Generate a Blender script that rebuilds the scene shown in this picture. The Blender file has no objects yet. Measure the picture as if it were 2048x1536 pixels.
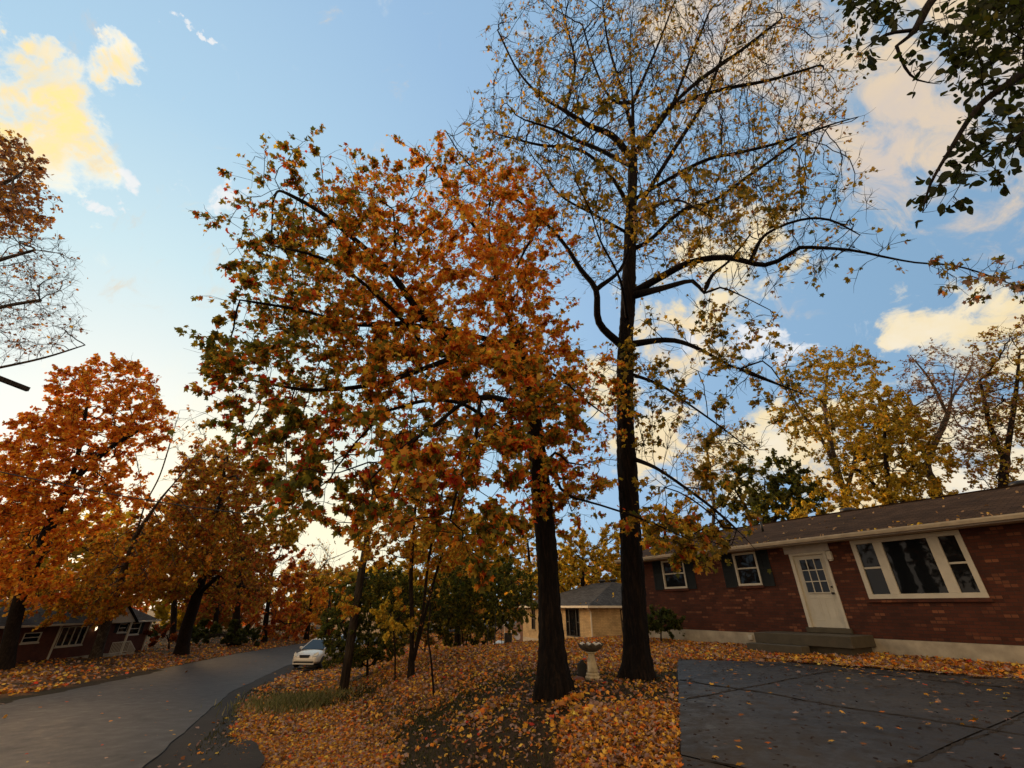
import bpy, math, random
import numpy as np
from mathutils import Vector
random.seed(7); rng = np.random.default_rng(11)
SC = bpy.context.scene
COL = SC.collection
E = 1.6                                   # eye height above the datum
TH = math.atan(445/850); F = 850.0
SN, CS = math.sin(TH), math.cos(TH)

def W(px, py, t):                          # photo direction + distance -> world point
    x = (px-1024)/F; y = (768-py)/F
    return np.array([x*t, (CS-y*SN)*t, E+(SN+y*CS)*t])

# ------------------------------------------------------------------ objects
def tag(o, label=None, cat=None, group=None, kind=None):
    if label: o['label'] = label
    if cat: o['category'] = cat
    if group: o['group'] = group
    if kind: o['kind'] = kind
    return o

def empty(name, loc, rz=0.0):
    o = bpy.data.objects.new(name, None); COL.objects.link(o)
    o.location = loc; o.rotation_euler = (0, 0, rz); o.empty_display_size = .2
    return o

def link(name, me, mat=None, parent=None):
    o = bpy.data.objects.new(name, me); COL.objects.link(o)
    if mat: me.materials.append(mat)
    if parent: o.parent = parent
    return o

def npmesh(name, V, counts, loops, smooth=False, col=None):
    me = bpy.data.meshes.new(name)
    V = np.asarray(V, dtype=np.float32)
    counts = np.asarray(counts, dtype=np.int32); loops = np.asarray(loops, dtype=np.int32)
    me.vertices.add(len(V)); me.vertices.foreach_set('co', V.ravel())
    me.loops.add(len(loops)); me.loops.foreach_set('vertex_index', loops)
    me.polygons.add(len(counts))
    st = np.zeros(len(counts), dtype=np.int32); st[1:] = np.cumsum(counts)[:-1]
    me.polygons.foreach_set('loop_start', st)
    me.polygons.foreach_set('loop_total', counts)
    if smooth: me.polygons.foreach_set('use_smooth', np.ones(len(counts), dtype=bool))
    if col is not None:
        a = me.attributes.new('Col', 'FLOAT_COLOR', 'POINT')
        c = np.ones((len(V), 4), dtype=np.float32); c[:, :3] = col
        a.data.foreach_set('color', c.ravel())
    me.update(calc_edges=True)
    return me

class MB:
    def __init__(s): s.v = []; s.f = []; s.sm = False
    def add(s, vs, fs):
        b = len(s.v); s.v += [tuple(map(float, p)) for p in vs]; s.f += [tuple(b+i for i in q) for q in fs]; return s
    def box(s, x0, x1, y0, y1, z0, z1):
        return s.add([(x0,y0,z0),(x1,y0,z0),(x1,y1,z0),(x0,y1,z0),(x0,y0,z1),(x1,y0,z1),(x1,y1,z1),(x0,y1,z1)],
                     [(0,3,2,1),(4,5,6,7),(0,1,5,4),(1,2,6,5),(2,3,7,6),(3,0,4,7)])
    def quad(s, a, b, c, d): return s.add([a,b,c,d], [(0,1,2,3)])
    def prism(s, pts, axis, a0, a1):       # polygon in the two other axes, extruded along axis
        n = len(pts); vs = []
        for a in (a0, a1):
            for p in pts:
                q = list(p); q.insert(axis, a); vs.append(q)
        fs = [tuple(range(n))[::-1], tuple(range(n, 2*n))] + [(i, (i+1) % n, n+(i+1) % n, n+i) for i in range(n)]
        return s.add(vs, fs)
    def tube(s, pts, rad, k=8, cap=True):
        pts = [Vector(p) for p in pts]; n = len(pts)
        if not hasattr(rad, '__len__'): rad = [rad]*n
        vs = []; fs = []
        ref = None
        for i, p in enumerate(pts):
            d = (pts[min(i+1, n-1)]-pts[max(i-1, 0)]).normalized()
            if ref is None:
                ref = Vector((0, 0, 1)) if abs(d.z) < .9 else Vector((1, 0, 0))
            u = (ref-d*ref.dot(d)).normalized(); w = d.cross(u); ref = u
            for j in range(k):
                a = 2*math.pi*j/k
                vs.append(p+(u*math.cos(a)+w*math.sin(a))*rad[i])
        for i in range(n-1):
            for j in range(k):
                fs.append((i*k+j, i*k+(j+1) % k, (i+1)*k+(j+1) % k, (i+1)*k+j))
        if cap: fs += [tuple(range(k))[::-1], tuple((n-1)*k+j for j in range(k))]
        return s.add(vs, fs)
    def lathe(s, prof, k=24, c=(0,0,0), fn=None):
        vs = []; fs = []
        for i, (r, z) in enumerate(prof):
            for j in range(k):
                a = 2*math.pi*j/k; rr = r*(fn(a, i) if fn else 1)
                vs.append((c[0]+rr*math.cos(a), c[1]+rr*math.sin(a), c[2]+z))
        for i in range(len(prof)-1):
            for j in range(k): fs.append((i*k+j, i*k+(j+1) % k, (i+1)*k+(j+1) % k, (i+1)*k+j))
        fs += [tuple(range(k))[::-1], tuple((len(prof)-1)*k+j for j in range(k))]
        return s.add(vs, fs)
    def build(s, name, mat, parent=None, smooth=False, bevel=0):
        me = bpy.data.meshes.new(name); me.from_pydata(s.v, [], s.f); me.update()
        if smooth:
            for p in me.polygons: p.use_smooth = True
        o = link(name, me, mat, parent)
        if bevel:
            m = o.modifiers.new('bevel', 'BEVEL'); m.width = bevel; m.segments = 2; m.limit_method = 'ANGLE'
        return o

# ------------------------------------------------------------------ materials
def mat(name):
    m = bpy.data.materials.new(name); m.use_nodes = True
    nt = m.node_tree; nt.nodes.clear()
    out = nt.nodes.new('ShaderNodeOutputMaterial')
    return m, nt, out
def N(nt, typ, **kw):
    n = nt.nodes.new(typ)
    for k, v in kw.items():
        if k.startswith('i_'): n.inputs[k[2:].replace('_', ' ')].default_value = v
        else: setattr(n, k, v)
    return n
def L(nt, a, b): nt.links.new(a, b)
def ramp(nt, stops, fac=None):
    r = nt.nodes.new('ShaderNodeValToRGB'); e = r.color_ramp.elements
    while len(e) > 1: e.remove(e[-1])
    for i, (p, c) in enumerate(stops):
        q = e[0] if i == 0 else e.new(p)
        q.position = p; q.color = (*c, 1) if len(c) == 3 else c
    if fac is not None: L(nt, fac, r.inputs[0])
    return r
def noise(nt, scale, vec=None, detail=6, rough=.6):
    n = N(nt, 'ShaderNodeTexNoise'); n.inputs['Scale'].default_value = scale
    n.inputs['Detail'].default_value = detail; n.inputs['Roughness'].default_value = rough
    if vec is not None: L(nt, vec, n.inputs['Vector'])
    return n
def mixc(nt, fac, a, b, mode='MIX'):
    m = N(nt, 'ShaderNodeMix', data_type='RGBA', blend_type=mode)
    for s, v in ((0, fac), (6, a), (7, b)):
        if hasattr(v, 'is_output'): L(nt, v, m.inputs[s])
        else: m.inputs[s].default_value = v if s == 0 else (*v, 1)
    return m.outputs[2]
def bump(nt, h, strength=.4, dist=.02):
    b = N(nt, 'ShaderNodeBump'); b.inputs['Strength'].default_value = strength; b.inputs['Distance'].default_value = dist
    L(nt, h, b.inputs['Height']); return b.outputs[0]
def princ(nt, out, col, rough=.7, spec=.5, metal=0, nrm=None):
    p = N(nt, 'ShaderNodeBsdfPrincipled')
    for k, v in (('Base Color', col), ('Roughness', rough), ('Metallic', metal), ('Specular IOR Level', spec)):
        if hasattr(v, 'is_output'): L(nt, v, p.inputs[k])
        else: p.inputs[k].default_value = (*v, 1) if k == 'Base Color' else v
    if nrm is not None: L(nt, nrm, p.inputs['Normal'])
    L(nt, p.outputs[0], out.inputs[0]); return p
def ocoord(nt, scale=(1, 1, 1)):
    t = N(nt, 'ShaderNodeTexCoord'); m = N(nt, 'ShaderNodeMapping'); m.inputs['Scale'].default_value = scale
    L(nt, t.outputs['Object'], m.inputs[0]); return m.outputs[0]

def m_plain(name, col, rough=.6, var=.25, scale=6, spec=.4, metal=0, bmp=.15):
    m, nt, out = mat(name); v = ocoord(nt)
    n = noise(nt, scale, v)
    r = ramp(nt, [(.3, tuple(c*(1-var) for c in col)), (.7, tuple(min(1, c*(1+var*.6)) for c in col))], n.outputs[0])
    n2 = noise(nt, scale*9, v)
    princ(nt, out, r.outputs[0], rough, spec, metal, bump(nt, n2.outputs[0], bmp, .01)); return m

def m_brick(name, c1, c2, mortar, bw=.24, bh=.08, light=None):
    m, nt, out = mat(name)
    t = N(nt, 'ShaderNodeTexCoord'); sp = N(nt, 'ShaderNodeSeparateXYZ'); L(nt, t.outputs['Object'], sp.inputs[0])
    a = N(nt, 'ShaderNodeMath', operation='ADD'); L(nt, sp.outputs[0], a.inputs[0]); L(nt, sp.outputs[1], a.inputs[1])
    cb = N(nt, 'ShaderNodeCombineXYZ'); L(nt, a.outputs[0], cb.inputs[0]); L(nt, sp.outputs[2], cb.inputs[1])
    b = N(nt, 'ShaderNodeTexBrick'); L(nt, cb.outputs[0], b.inputs[0])
    b.inputs['Scale'].default_value = 1; b.inputs['Brick Width'].default_value = bw; b.inputs['Row Height'].default_value = bh
    b.inputs['Mortar Size'].default_value = .008; b.inputs['Mortar Smooth'].default_value = .3; b.inputs['Bias'].default_value = -.35
    b.inputs['Color1'].default_value = (*c1, 1); b.inputs['Color2'].default_value = (*c2, 1); b.inputs['Mortar'].default_value = (*mortar, 1)
    # a few paler bricks: second brick pattern cell value
    n = noise(nt, 1.3, t.outputs['Object']); c = mixc(nt, .55, b.outputs[0], ramp(nt, [(.35, (.45,.45,.45)), (.65, (1.25,1.2,1.15))], n.outputs[0]).outputs[0], 'MULTIPLY')
    n3 = noise(nt, 40, t.outputs['Object']); c = mixc(nt, .5, c, ramp(nt, [(.3, (.6,.6,.6)), (.7, (1.2,1.2,1.2))], n3.outputs[0]).outputs[0], 'MULTIPLY')
    if light:
        wn = N(nt, 'ShaderNodeTexWhiteNoise', noise_dimensions='2D')
        # cell id of each brick
        dv = N(nt, 'ShaderNodeMath', operation='DIVIDE'); L(nt, sp.outputs[2], dv.inputs[0]); dv.inputs[1].default_value = bh
        fl = N(nt, 'ShaderNodeMath', operation='FLOOR'); L(nt, dv.outputs[0], fl.inputs[0])
        md = N(nt, 'ShaderNodeMath', operation='PINGPONG'); L(nt, fl.outputs[0], md.inputs[0]); md.inputs[1].default_value = 1
        of = N(nt, 'ShaderNodeMath', operation='MULTIPLY_ADD'); L(nt, md.outputs[0], of.inputs[0]); of.inputs[1].default_value = bw*.5; L(nt, a.outputs[0], of.inputs[2])
        dx = N(nt, 'ShaderNodeMath', operation='DIVIDE'); L(nt, of.outputs[0], dx.inputs[0]); dx.inputs[1].default_value = bw
        fx = N(nt, 'ShaderNodeMath', operation='FLOOR'); L(nt, dx.outputs[0], fx.inputs[0])
        c2n = N(nt, 'ShaderNodeCombineXYZ'); L(nt, fx.outputs[0], c2n.inputs[0]); L(nt, fl.outputs[0], c2n.inputs[1]); L(nt, c2n.outputs[0], wn.inputs[0])
        th = N(nt, 'ShaderNodeMapRange'); th.inputs[1].default_value = .80; th.inputs[2].default_value = 1.05; L(nt, wn.outputs[0], th.inputs[0])
        ml = N(nt, 'ShaderNodeMath', operation='MULTIPLY'); L(nt, th.outputs[0], ml.inputs[0])
        inv = N(nt, 'ShaderNodeMath', operation='SUBTRACT'); inv.inputs[0].default_value = 1; L(nt, b.outputs[1], inv.inputs[1]); L(nt, inv.outputs[0], ml.inputs[1])
        c = mixc(nt, ml.outputs[0], c, light)
    inv2 = N(nt, 'ShaderNodeMath', operation='SUBTRACT'); inv2.inputs[0].default_value = 1; L(nt, b.outputs[1], inv2.inputs[1])
    princ(nt, out, c, .85, .3, 0, bump(nt, inv2.outputs[0], .6, .008)); return m

def m_shingle(name, col):
    m, nt, out = mat(name); v = ocoord(nt)
    b = N(nt, 'ShaderNodeTexBrick'); L(nt, v, b.inputs[0])
    b.inputs['Scale'].default_value = 1; b.inputs['Brick Width'].default_value = .3; b.inputs['Row Height'].default_value = .14; b.inputs['Mortar Size'].default_value = .012
    b.inputs['Color1'].default_value = (*[c*.7 for c in col], 1); b.inputs['Color2'].default_value = (*[c*1.35 for c in col], 1); b.inputs['Mortar'].default_value = (*[c*.4 for c in col], 1)
    n = noise(nt, 1.1, v); c = mixc(nt, .7, b.outputs[0], ramp(nt, [(.3, (.6,.6,.6)), (.7, (1.3,1.3,1.3))], n.outputs[0]).outputs[0], 'MULTIPLY')
    n2 = noise(nt, 120, v); c = mixc(nt, .6, c, ramp(nt, [(.3, (.6,.6,.6)), (.7, (1.4,1.4,1.4))], n2.outputs[0]).outputs[0], 'MULTIPLY')
    princ(nt, out, c, .95, .06, 0, bump(nt, b.outputs[0], .5, .01)); return m

def m_glass(name='window_glass', tint=(.008,.009,.010)):
    m, nt, out = mat(name); v = ocoord(nt); n = noise(nt, 1.6, v, 2)
    princ(nt, out, tint, .03, .22, 0, bump(nt, n.outputs[0], .06, .05)); return m

def m_leaf(name, trans=.45, rough=.5):
    m, nt, out = mat(name)
    a = N(nt, 'ShaderNodeAttribute', attribute_name='Col')
    d = N(nt, 'ShaderNodeBsdfDiffuse'); L(nt, a.outputs[0], d.inputs[0])
    t = N(nt, 'ShaderNodeBsdfTranslucent'); L(nt, a.outputs[0], t.inputs[0])
    g = N(nt, 'ShaderNodeBsdfGlossy'); g.inputs['Roughness'].default_value = rough; g.inputs[0].default_value = (.6, .6, .6, 1)
    mx = N(nt, 'ShaderNodeMixShader'); mx.inputs[0].default_value = trans; L(nt, d.outputs[0], mx.inputs[1]); L(nt, t.outputs[0], mx.inputs[2])
    m2 = N(nt, 'ShaderNodeMixShader'); m2.inputs[0].default_value = .018; L(nt, mx.outputs[0], m2.inputs[1]); L(nt, g.outputs[0], m2.inputs[2])
    L(nt, m2.outputs[0], out.inputs[0]); return m

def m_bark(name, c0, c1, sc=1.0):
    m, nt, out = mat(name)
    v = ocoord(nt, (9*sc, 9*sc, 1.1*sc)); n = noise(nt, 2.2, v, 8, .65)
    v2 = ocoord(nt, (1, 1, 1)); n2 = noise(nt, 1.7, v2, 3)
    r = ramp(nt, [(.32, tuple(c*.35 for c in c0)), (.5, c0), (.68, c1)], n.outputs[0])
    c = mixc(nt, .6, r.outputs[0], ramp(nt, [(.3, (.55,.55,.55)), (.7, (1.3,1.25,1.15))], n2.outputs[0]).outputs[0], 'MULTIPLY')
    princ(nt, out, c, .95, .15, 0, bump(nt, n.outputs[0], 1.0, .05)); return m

M = {}
M['brick'] = m_brick('red_brick', (.092,.025,.011), (.042,.014,.008), (.045,.024,.016), light=(.24,.085,.035))
M['tanbrick'] = m_brick('tan_brick', (.52,.37,.17), (.38,.26,.115), (.20,.15,.09), .30, .105)
M['darkbrick'] = m_brick('far_brick', (.12,.035,.02), (.08,.025,.015), (.07,.05,.035))
M['found'] = m_plain('painted_block', (.40,.34,.235), .85, .35, 2.5)
M['white'] = m_plain('white_trim', (.54,.49,.37), .6, .12, 3, bmp=.05)
M['gutter'] = m_plain('gutter_paint', (.42,.35,.24), .5, .2, 4, bmp=.05)
M['soffit'] = m_plain('soffit_paint', (.42,.37,.30), .7, .2, 3)
M['shutter'] = m_plain('shutter_paint', (.006,.009,.009), .8, .2, 8)
M['shingle'] = m_shingle('brown_shingle', (.055,.032,.018))
M['shingle2'] = m_shingle('grey_shingle', (.055,.052,.048))
M['shingle3'] = m_shingle('blue_grey_shingle', (.045,.043,.042))
M['glass'] = m_glass()
M['step'] = m_plain('painted_step', (.075,.060,.035), .8, .3, 3)
M['darkmetal'] = m_plain('dark_metal', (.02,.02,.02), .45, .2, 5, metal=.3)
M['black'] = m_plain('black_rubber', (.012,.012,.012), .7, .2, 5)
M['conc'] = m_plain('cast_stone', (.46,.37,.22), .85, .45, 7, bmp=.5)
M['mossy'] = m_plain('mossy_stone', (.09,.07,.045), .9, .6, 9, bmp=.6)
M['shell'] = m_plain('white_pebble', (.62,.58,.48), .6, .3, 8)
M['wood'] = m_bark('weathered_pole', (.035,.026,.018), (.07,.052,.036))
M['slate'] = m_plain('dark_slate', (.022,.020,.018), .8, .4, 6, bmp=.4)
M['terra'] = m_plain('rust_clay', (.14,.05,.025), .85, .4, 6)
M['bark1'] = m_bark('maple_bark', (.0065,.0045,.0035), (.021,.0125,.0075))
M['bark2'] = m_bark('dark_bark', (.016,.011,.008), (.038,.026,.017))
M['bark3'] = m_bark('grey_bark', (.07,.055,.042), (.15,.125,.10), .7)
M['leaf'] = m_leaf('leaf_near', .68); M['leaffar'] = m_leaf('leaf_far', .62); M['leafgnd'] = m_leaf('leaf_fallen', .15)
M['grass'] = m_leaf('grass_blade', .3)
SKY_VEIL = (.92, 1.0, 1.0); SUN_E = 4.5; EXPO = 0.0
# ------------------------------------------------------------------ terrain
AZ = math.radians(-31.3)
DV = np.array([math.sin(AZ), math.cos(AZ)]); NV = np.array([math.cos(AZ), -math.sin(AZ)])
def smooth(a, b, x):
    u = np.clip((np.asarray(x, float)-a)/(b-a), 0, 1); return u*u*(3-2*u)
RY = np.array([-40, -20, 0, 10, 20, 33, 45, 60, 80, 120, 200.])
RX = np.array([8.0, 2.4, -3.4, -6.7, -10.9, -14.9, -17.3, -17.6, -14.5, -3., 24.])
RZ = np.array([-.1, -.4, -.8, -1.0, -1.35, -1.9, -2.15, -2.3, -2.3, -2.3, -2.3])
RW = 7.4
def road_x(y): return np.interp(y, RY, RX)
def road_z(y): return np.interp(y, RY, RZ)
def road_d(x, y):
    sl = (road_x(np.asarray(y)+1)-road_x(np.asarray(y)-1))/2
    return (x-road_x(y))/np.sqrt(1+sl*sl)
def wob(x, y, f=1.0, s=0):
    return (np.sin(x*f*1.3+s)+np.sin(y*f*1.1+1.7*s+2)+np.sin((x+y)*f*.73+s*.3)+np.sin((x*.6-y*1.2)*f*1.9+s))/4
def lawn_z(x, y):
    D = x*NV[0]+y*NV[1]; s = x*DV[0]+y*DV[1]
    fall = np.minimum(.105*1.5*np.log1p(np.exp(np.minimum((s-17.5)/1.5, 40))), 2.7)
    return .08+.02*np.clip(D, -10, 16)-fall
def gz(x, y):
    x = np.asarray(x, float); y = np.asarray(y, float)
    d = road_d(x, y); zr = road_z(y)
    swale = -.10*np.exp(-((d-2.6)/1.3)**2)
    right = zr+swale-.02+(lawn_z(x, y)-zr)*smooth(3.2, 7.6+.03*np.maximum(y-12, 0)*3, d)
    right = right+.03*wob(x, y, 1.1)*smooth(1, 4, d)
    left = zr-.02+.012*np.clip(-RW-d, 0, 60)+.03*wob(x, y, .6)*smooth(0, 4, -RW-d)
    z = np.where(d > -RW/2, right, left)
    inside = smooth(-.02, -.3, d)*smooth(-RW+.02, -RW+.3, d)
    return z-.05*inside

def axis(segs):
    o = []
    for a, b, st in segs: o += list(np.arange(a, b, st))
    return np.array(o+[segs[-1][1]])
gx = axis([(-400, -120, 20), (-120, -50, 4), (-50, -16, .8), (-16, 14, .22), (14, 40, 1.2), (40, 120, 6), (120, 400, 20)])
gy = axis([(-60, -8, 3), (-8, 2, .5), (2, 24, .22), (24, 60, .8), (60, 140, 4), (140, 500, 20)])
GX, GY = np.meshgrid(gx, gy); GZ = gz(GX, GY)

# driveway slab outline in house axes (along the facade s, away from it D)
def hs(s, D): return DV*s+NV*D
DRV = [(1.62, 5.35), (4.52, 13.8)]
DE = np.array(DRV[1])-np.array(DRV[0]); DE /= np.linalg.norm(DE); DEN = np.array([DE[1], -DE[0]])
def drive_side(x, y): return (x-DRV[0][0])*DEN[0]+(y-DRV[0][1])*DEN[1]     # >0 on the slab
def on_drive(x, y):
    D = x*NV[0]+y*NV[1]
    return (drive_side(x, y) > 0) & (D < 13.4) & ((x-4.52)*DE[0]+(y-13.8)*DE[1] < .2)

# ---- how thickly fallen leaves lie (0..1)
def leaf_density(x, y):
    x = np.asarray(x, float); y = np.asarray(y, float)
    D = x*NV[0]+y*NV[1]; s = x*DV[0]+y*DV[1]; d = road_d(x, y); ds = drive_side(x, y)
    w = wob(x, y, 1.0, 1); w2 = wob(x, y, 2.7, 4)
    lawn = np.clip(.36+.28*w+.26*w2, .05, .9)
    far = smooth(11.2, 13.0, y-.15*w-.3*x*0)
    lawn = lawn*(1-far)+far*np.clip(.85+.25*w, 0, 1)
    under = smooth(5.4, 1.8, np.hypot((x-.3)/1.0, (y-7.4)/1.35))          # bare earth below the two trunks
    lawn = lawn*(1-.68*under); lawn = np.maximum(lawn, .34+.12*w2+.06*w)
    lawn = np.maximum(lawn, .95*smooth(1.5+.5*w+.3*w2, .9, np.abs(-ds-.55))*smooth(9.0, 8.2, y))
    front = smooth(12.75+.30*w2+.5*w, 13.15+.3*w2+.5*w, D)*smooth(17.2, 16.6, D)
    lawn = np.maximum(lawn, front)
    lawn = np.maximum(lawn, smooth(7.5, 9.0, D)*(s > 9.3)*.95*(ds < 0)*smooth(10.2,11.6,y))
    drv = on_drive(x, y)
    lawn = np.where(drv & (front < .5), .006, lawn)
    st_ = np.interp(y, [9, 10.3, 11, 12, 14, 20, 30], [2.0, 1.8, 1.6, 1.15, .85, .7, .8])+.16*w2
    sw = smooth(st_-.12, st_+.2, d)*smooth(5.0+.5*w2, 3.9+.4*w2, d)
    sw = sw*np.clip(1.0-.5*smooth(15.5, 19, y)*(.6+w), .25, 1)
    right = np.where(d < 5.2, np.maximum(sw, np.where(d > 3, lawn*.75, np.where(d > .3, .10, .05))), lawn)
    right = right*np.where((d > 0) & (d < 4.5), 1, 1)
    dl = -RW-d
    lefty = smooth(-.35, .05, dl)*np.clip(.75+.35*w-.045*np.maximum(dl-5, 0), .12, 1)
    r = np.where(d > -RW/2, right, lefty)
    road = (d < 0) & (d > -RW)
    r = np.clip(r, 0, 1)
    return np.where(road, .0016+.02*smooth(-RW+.6, -RW+.1, d), r**2)
def grassy(x, y):
    d = road_d(x, y); D = x*NV[0]+y*NV[1]
    g = .55+.4*wob(x, y, .9, 3)
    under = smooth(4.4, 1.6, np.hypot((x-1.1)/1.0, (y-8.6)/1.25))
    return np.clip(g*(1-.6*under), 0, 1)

def vattr(me, name, arr):
    a = me.attributes.new(name, 'FLOAT', 'POINT'); a.data.foreach_set('value', np.asarray(arr, dtype=np.float32).ravel())

ny, nx = GX.shape
ii = np.arange(nx*ny).reshape(ny, nx)
q = np.stack([ii[:-1, :-1], ii[:-1, 1:], ii[1:, 1:], ii[1:, :-1]], -1).reshape(-1, 4)
gme = npmesh('ground', np.stack([GX, GY, GZ], -1).reshape(-1, 3), np.full(len(q), 4), q.ravel(), smooth=True)
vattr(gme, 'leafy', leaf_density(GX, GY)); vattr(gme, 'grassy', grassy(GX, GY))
m, nt, out = mat('lawn_soil')
tc = N(nt, 'ShaderNodeTexCoord'); v = tc.outputs['Object']
n1 = noise(nt, 14, v, 8, .7); n2 = noise(nt, 55, v, 4, .7); n3 = noise(nt, .8, v, 4)
vor = N(nt, 'ShaderNodeTexVoronoi'); vor.inputs['Scale'].default_value = 16; L(nt, v, vor.inputs['Vector'])
litter = ramp(nt, [(0, (.07,.022,.008)), (.3, (.19,.065,.018)), (.55, (.30,.115,.03)), (.8, (.36,.18,.06)), (1, (.14,.05,.015))], vor.outputs['Color'])
lit2 = mixc(nt, .75, litter.outputs[0], ramp(nt, [(.3, (.35,.33,.3)), (.65, (1.15,1.1,1.0))], n2.outputs[0]).outputs[0], 'MULTIPLY')
soil = ramp(nt, [(.3, (.016,.009,.005)), (.7, (.055,.031,.016))], n1.outputs[0])
grs = ramp(nt, [(.3, (.011,.010,.004)), (.55, (.032,.026,.009)), (.75, (.065,.052,.015))], n2.outputs[0])
ag = N(nt, 'ShaderNodeAttribute', attribute_name='grassy'); al = N(nt, 'ShaderNodeAttribute', attribute_name='leafy')
gm = N(nt, 'ShaderNodeMath', operation='MULTIPLY_ADD'); L(nt, n1.outputs[0], gm.inputs[0]); gm.inputs[1].default_value = .8; gm.inputs[2].default_value = -.4
ga = N(nt, 'ShaderNodeMath', operation='ADD', use_clamp=True); L(nt, gm.outputs[0], ga.inputs[0]); L(nt, ag.outputs[2], ga.inputs[1])
base = mixc(nt, ga.outputs[0], soil.outputs[0], grs.outputs[0])
lm = N(nt, 'ShaderNodeMath', operation='MULTIPLY_ADD'); L(nt, n1.outputs[0], lm.inputs[0]); lm.inputs[1].default_value = 1.6; lm.inputs[2].default_value = -1.05
la = N(nt, 'ShaderNodeMath', operation='ADD', use_clamp=True); L(nt, lm.outputs[0], la.inputs[0]); L(nt, al.outputs[2], la.inputs[1])
c = mixc(nt, la.outputs[0], base, lit2)
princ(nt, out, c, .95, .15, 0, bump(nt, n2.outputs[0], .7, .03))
tag(link('ground', gme, m), kind='structure')

# ---- road
def strip(name, off0, off1, y0, y1, dz, step, material, jag=0, edge=.0):
    ys = np.arange(y0, y1, step); V = []; k = 9
    for y in ys:
        sl = (road_x(y+1)-road_x(y-1))/2; nn = np.array([1, -sl])/math.sqrt(1+sl*sl)
        j = jag*(wob(y, y*.3, 3.1)+.6*wob(y, 0, 9))
        for i in range(k):
            o = off0+(off1-off0)*i/(k-1)
            if i == k-1: o += j
            if i == 0 and off0 < -3: o += jag*wob(y, 2, 2.7)
            p = np.array([road_x(y), y])+nn*o
            crown = .05*(1-((i/(k-1)-.5)*2)**2) if off0 < -3 else 0
            V.append((p[0], p[1], road_z(y)+dz+crown))
        if edge:
            a = V[-1]; V.append((a[0]+.015, a[1], a[2]-edge))
    kk = k+(1 if edge else 0); f = []
    for r in range(len(ys)-1):
        for i in range(kk-1): f.append((r*kk+i, r*kk+i+1, (r+1)*kk+i+1, (r+1)*kk+i))
    mb = MB(); mb.add(V, f); return mb.build(name, material, None, smooth=False)
m, nt, out = mat('asphalt'); v = ocoord(nt); n = noise(nt, .5, v, 5); n2 = noise(nt, 90, v, 3, .8); n3 = noise(nt, 3, v, 6)
c = ramp(nt, [(.3, (.028,.026,.024)), (.7, (.044,.041,.038))], n.outputs[0]).outputs[0]
c = mixc(nt, .8, c, ramp(nt, [(.3, (.6,.6,.6)), (.7, (1.35,1.35,1.35))], n2.outputs[0]).outputs[0], 'MULTIPLY')
c = mixc(nt, .6, c, ramp(nt, [(.4, (.7,.7,.7)), (.6, (1.15,1.15,1.15))], n3.outputs[0]).outputs[0], 'MULTIPLY')
rr = ramp(nt, [(.3, (.56,)*3), (.7, (.78,)*3)], n3.outputs[0])
p = princ(nt, out, c, rr.outputs[0], .26, 0, bump(nt, n2.outputs[0], .35, .01)); M['asphalt'] = m
tag(strip('road', -RW, 0, -30, 190, 0.0, .35, m, .06, .05), kind='structure')
m, nt, out = mat('old_asphalt'); v = ocoord(nt); n = noise(nt, 1.2, v, 6); n2 = noise(nt, 70, v, 3, .8)
c = ramp(nt, [(.3, (.010,.008,.006)), (.7, (.026,.021,.016))], n.outputs[0]).outputs[0]
c = mixc(nt, .8, c, ramp(nt, [(.3, (.6,.6,.6)), (.7, (1.4,1.4,1.4))], n2.outputs[0]).outputs[0], 'MULTIPLY')
princ(nt, out, c, .85, .2, 0, bump(nt, n2.outputs[0], .5, .012))
V = []; f = []
ys = np.arange(-12, 40, .3)
for y in ys:
    wdt = np.interp(y, [-12, 8, 10.3, 11.2, 12.5, 20, 29, 31, 37, 40], [2.3, 2.2, 2.0, 1.8, 1.2, .9, 1.0, 2.2, 2.2, .8])+.10*wob(y, 1, 3)
    sl = (road_x(y+1)-road_x(y-1))/2; nn = np.array([1, -sl])/math.sqrt(1+sl*sl)
    for i in range(5):
        p_ = np.array([road_x(y), y])+nn*(-.25+(wdt+.25)*i/4); V.append((p_[0], p_[1], float(road_z(y))-.025-.008*i/4))
for r in range(len(ys)-1):
    for i in range(4): f.append((r*5+i, r*5+i+1, (r+1)*5+i+1, (r+1)*5+i))
# lift shoulder just clear of the ground
V = [(a, b, max(cc, float(gz(a, b))+.006) if i % 5 else cc) for i, (a, b, cc) in enumerate(V)]
mb = MB(); mb.add(V, f); tag(mb.build('road_shoulder', m), kind='structure')

# ---- driveway: concrete bays with sunken joints
m, nt, out = mat('wet_concrete'); v = ocoord(nt); n = noise(nt, .55, v, 6); n2 = noise(nt, 60, v, 4, .75); n3 = noise(nt, 2.6, v, 7, .7)
c = ramp(nt, [(.3, (.018,.013,.008)), (.5, (.031,.023,.015)), (.72, (.050,.039,.027))], n.outputs[0]).outputs[0]
c = mixc(nt, .8, c, ramp(nt, [(.35, (.62,.61,.58)), (.65, (1.2,1.2,1.2))], n3.outputs[0]).outputs[0], 'MULTIPLY')
c = mixc(nt, .6, c, ramp(nt, [(.35, (.7,.7,.7)), (.6, (1.15,1.15,1.15))], n2.outputs[0]).outputs[0], 'MULTIPLY')
n5 = noise(nt, 9, v, 5, .7)
c = mixc(nt, ramp(nt, [(.64, (0,0,0)), (.69, (.8,.8,.8))], n5.outputs[0]).outputs[0], c, (.02,.015,.011))
rr = ramp(nt, [(.35, (.30,)*3), (.6, (.75,)*3)], n3.outputs[0])
princ(nt, out, c, rr.outputs[0], .32, 0, bump(nt, n2.outputs[0], .25, .008))
mb = MB()
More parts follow.
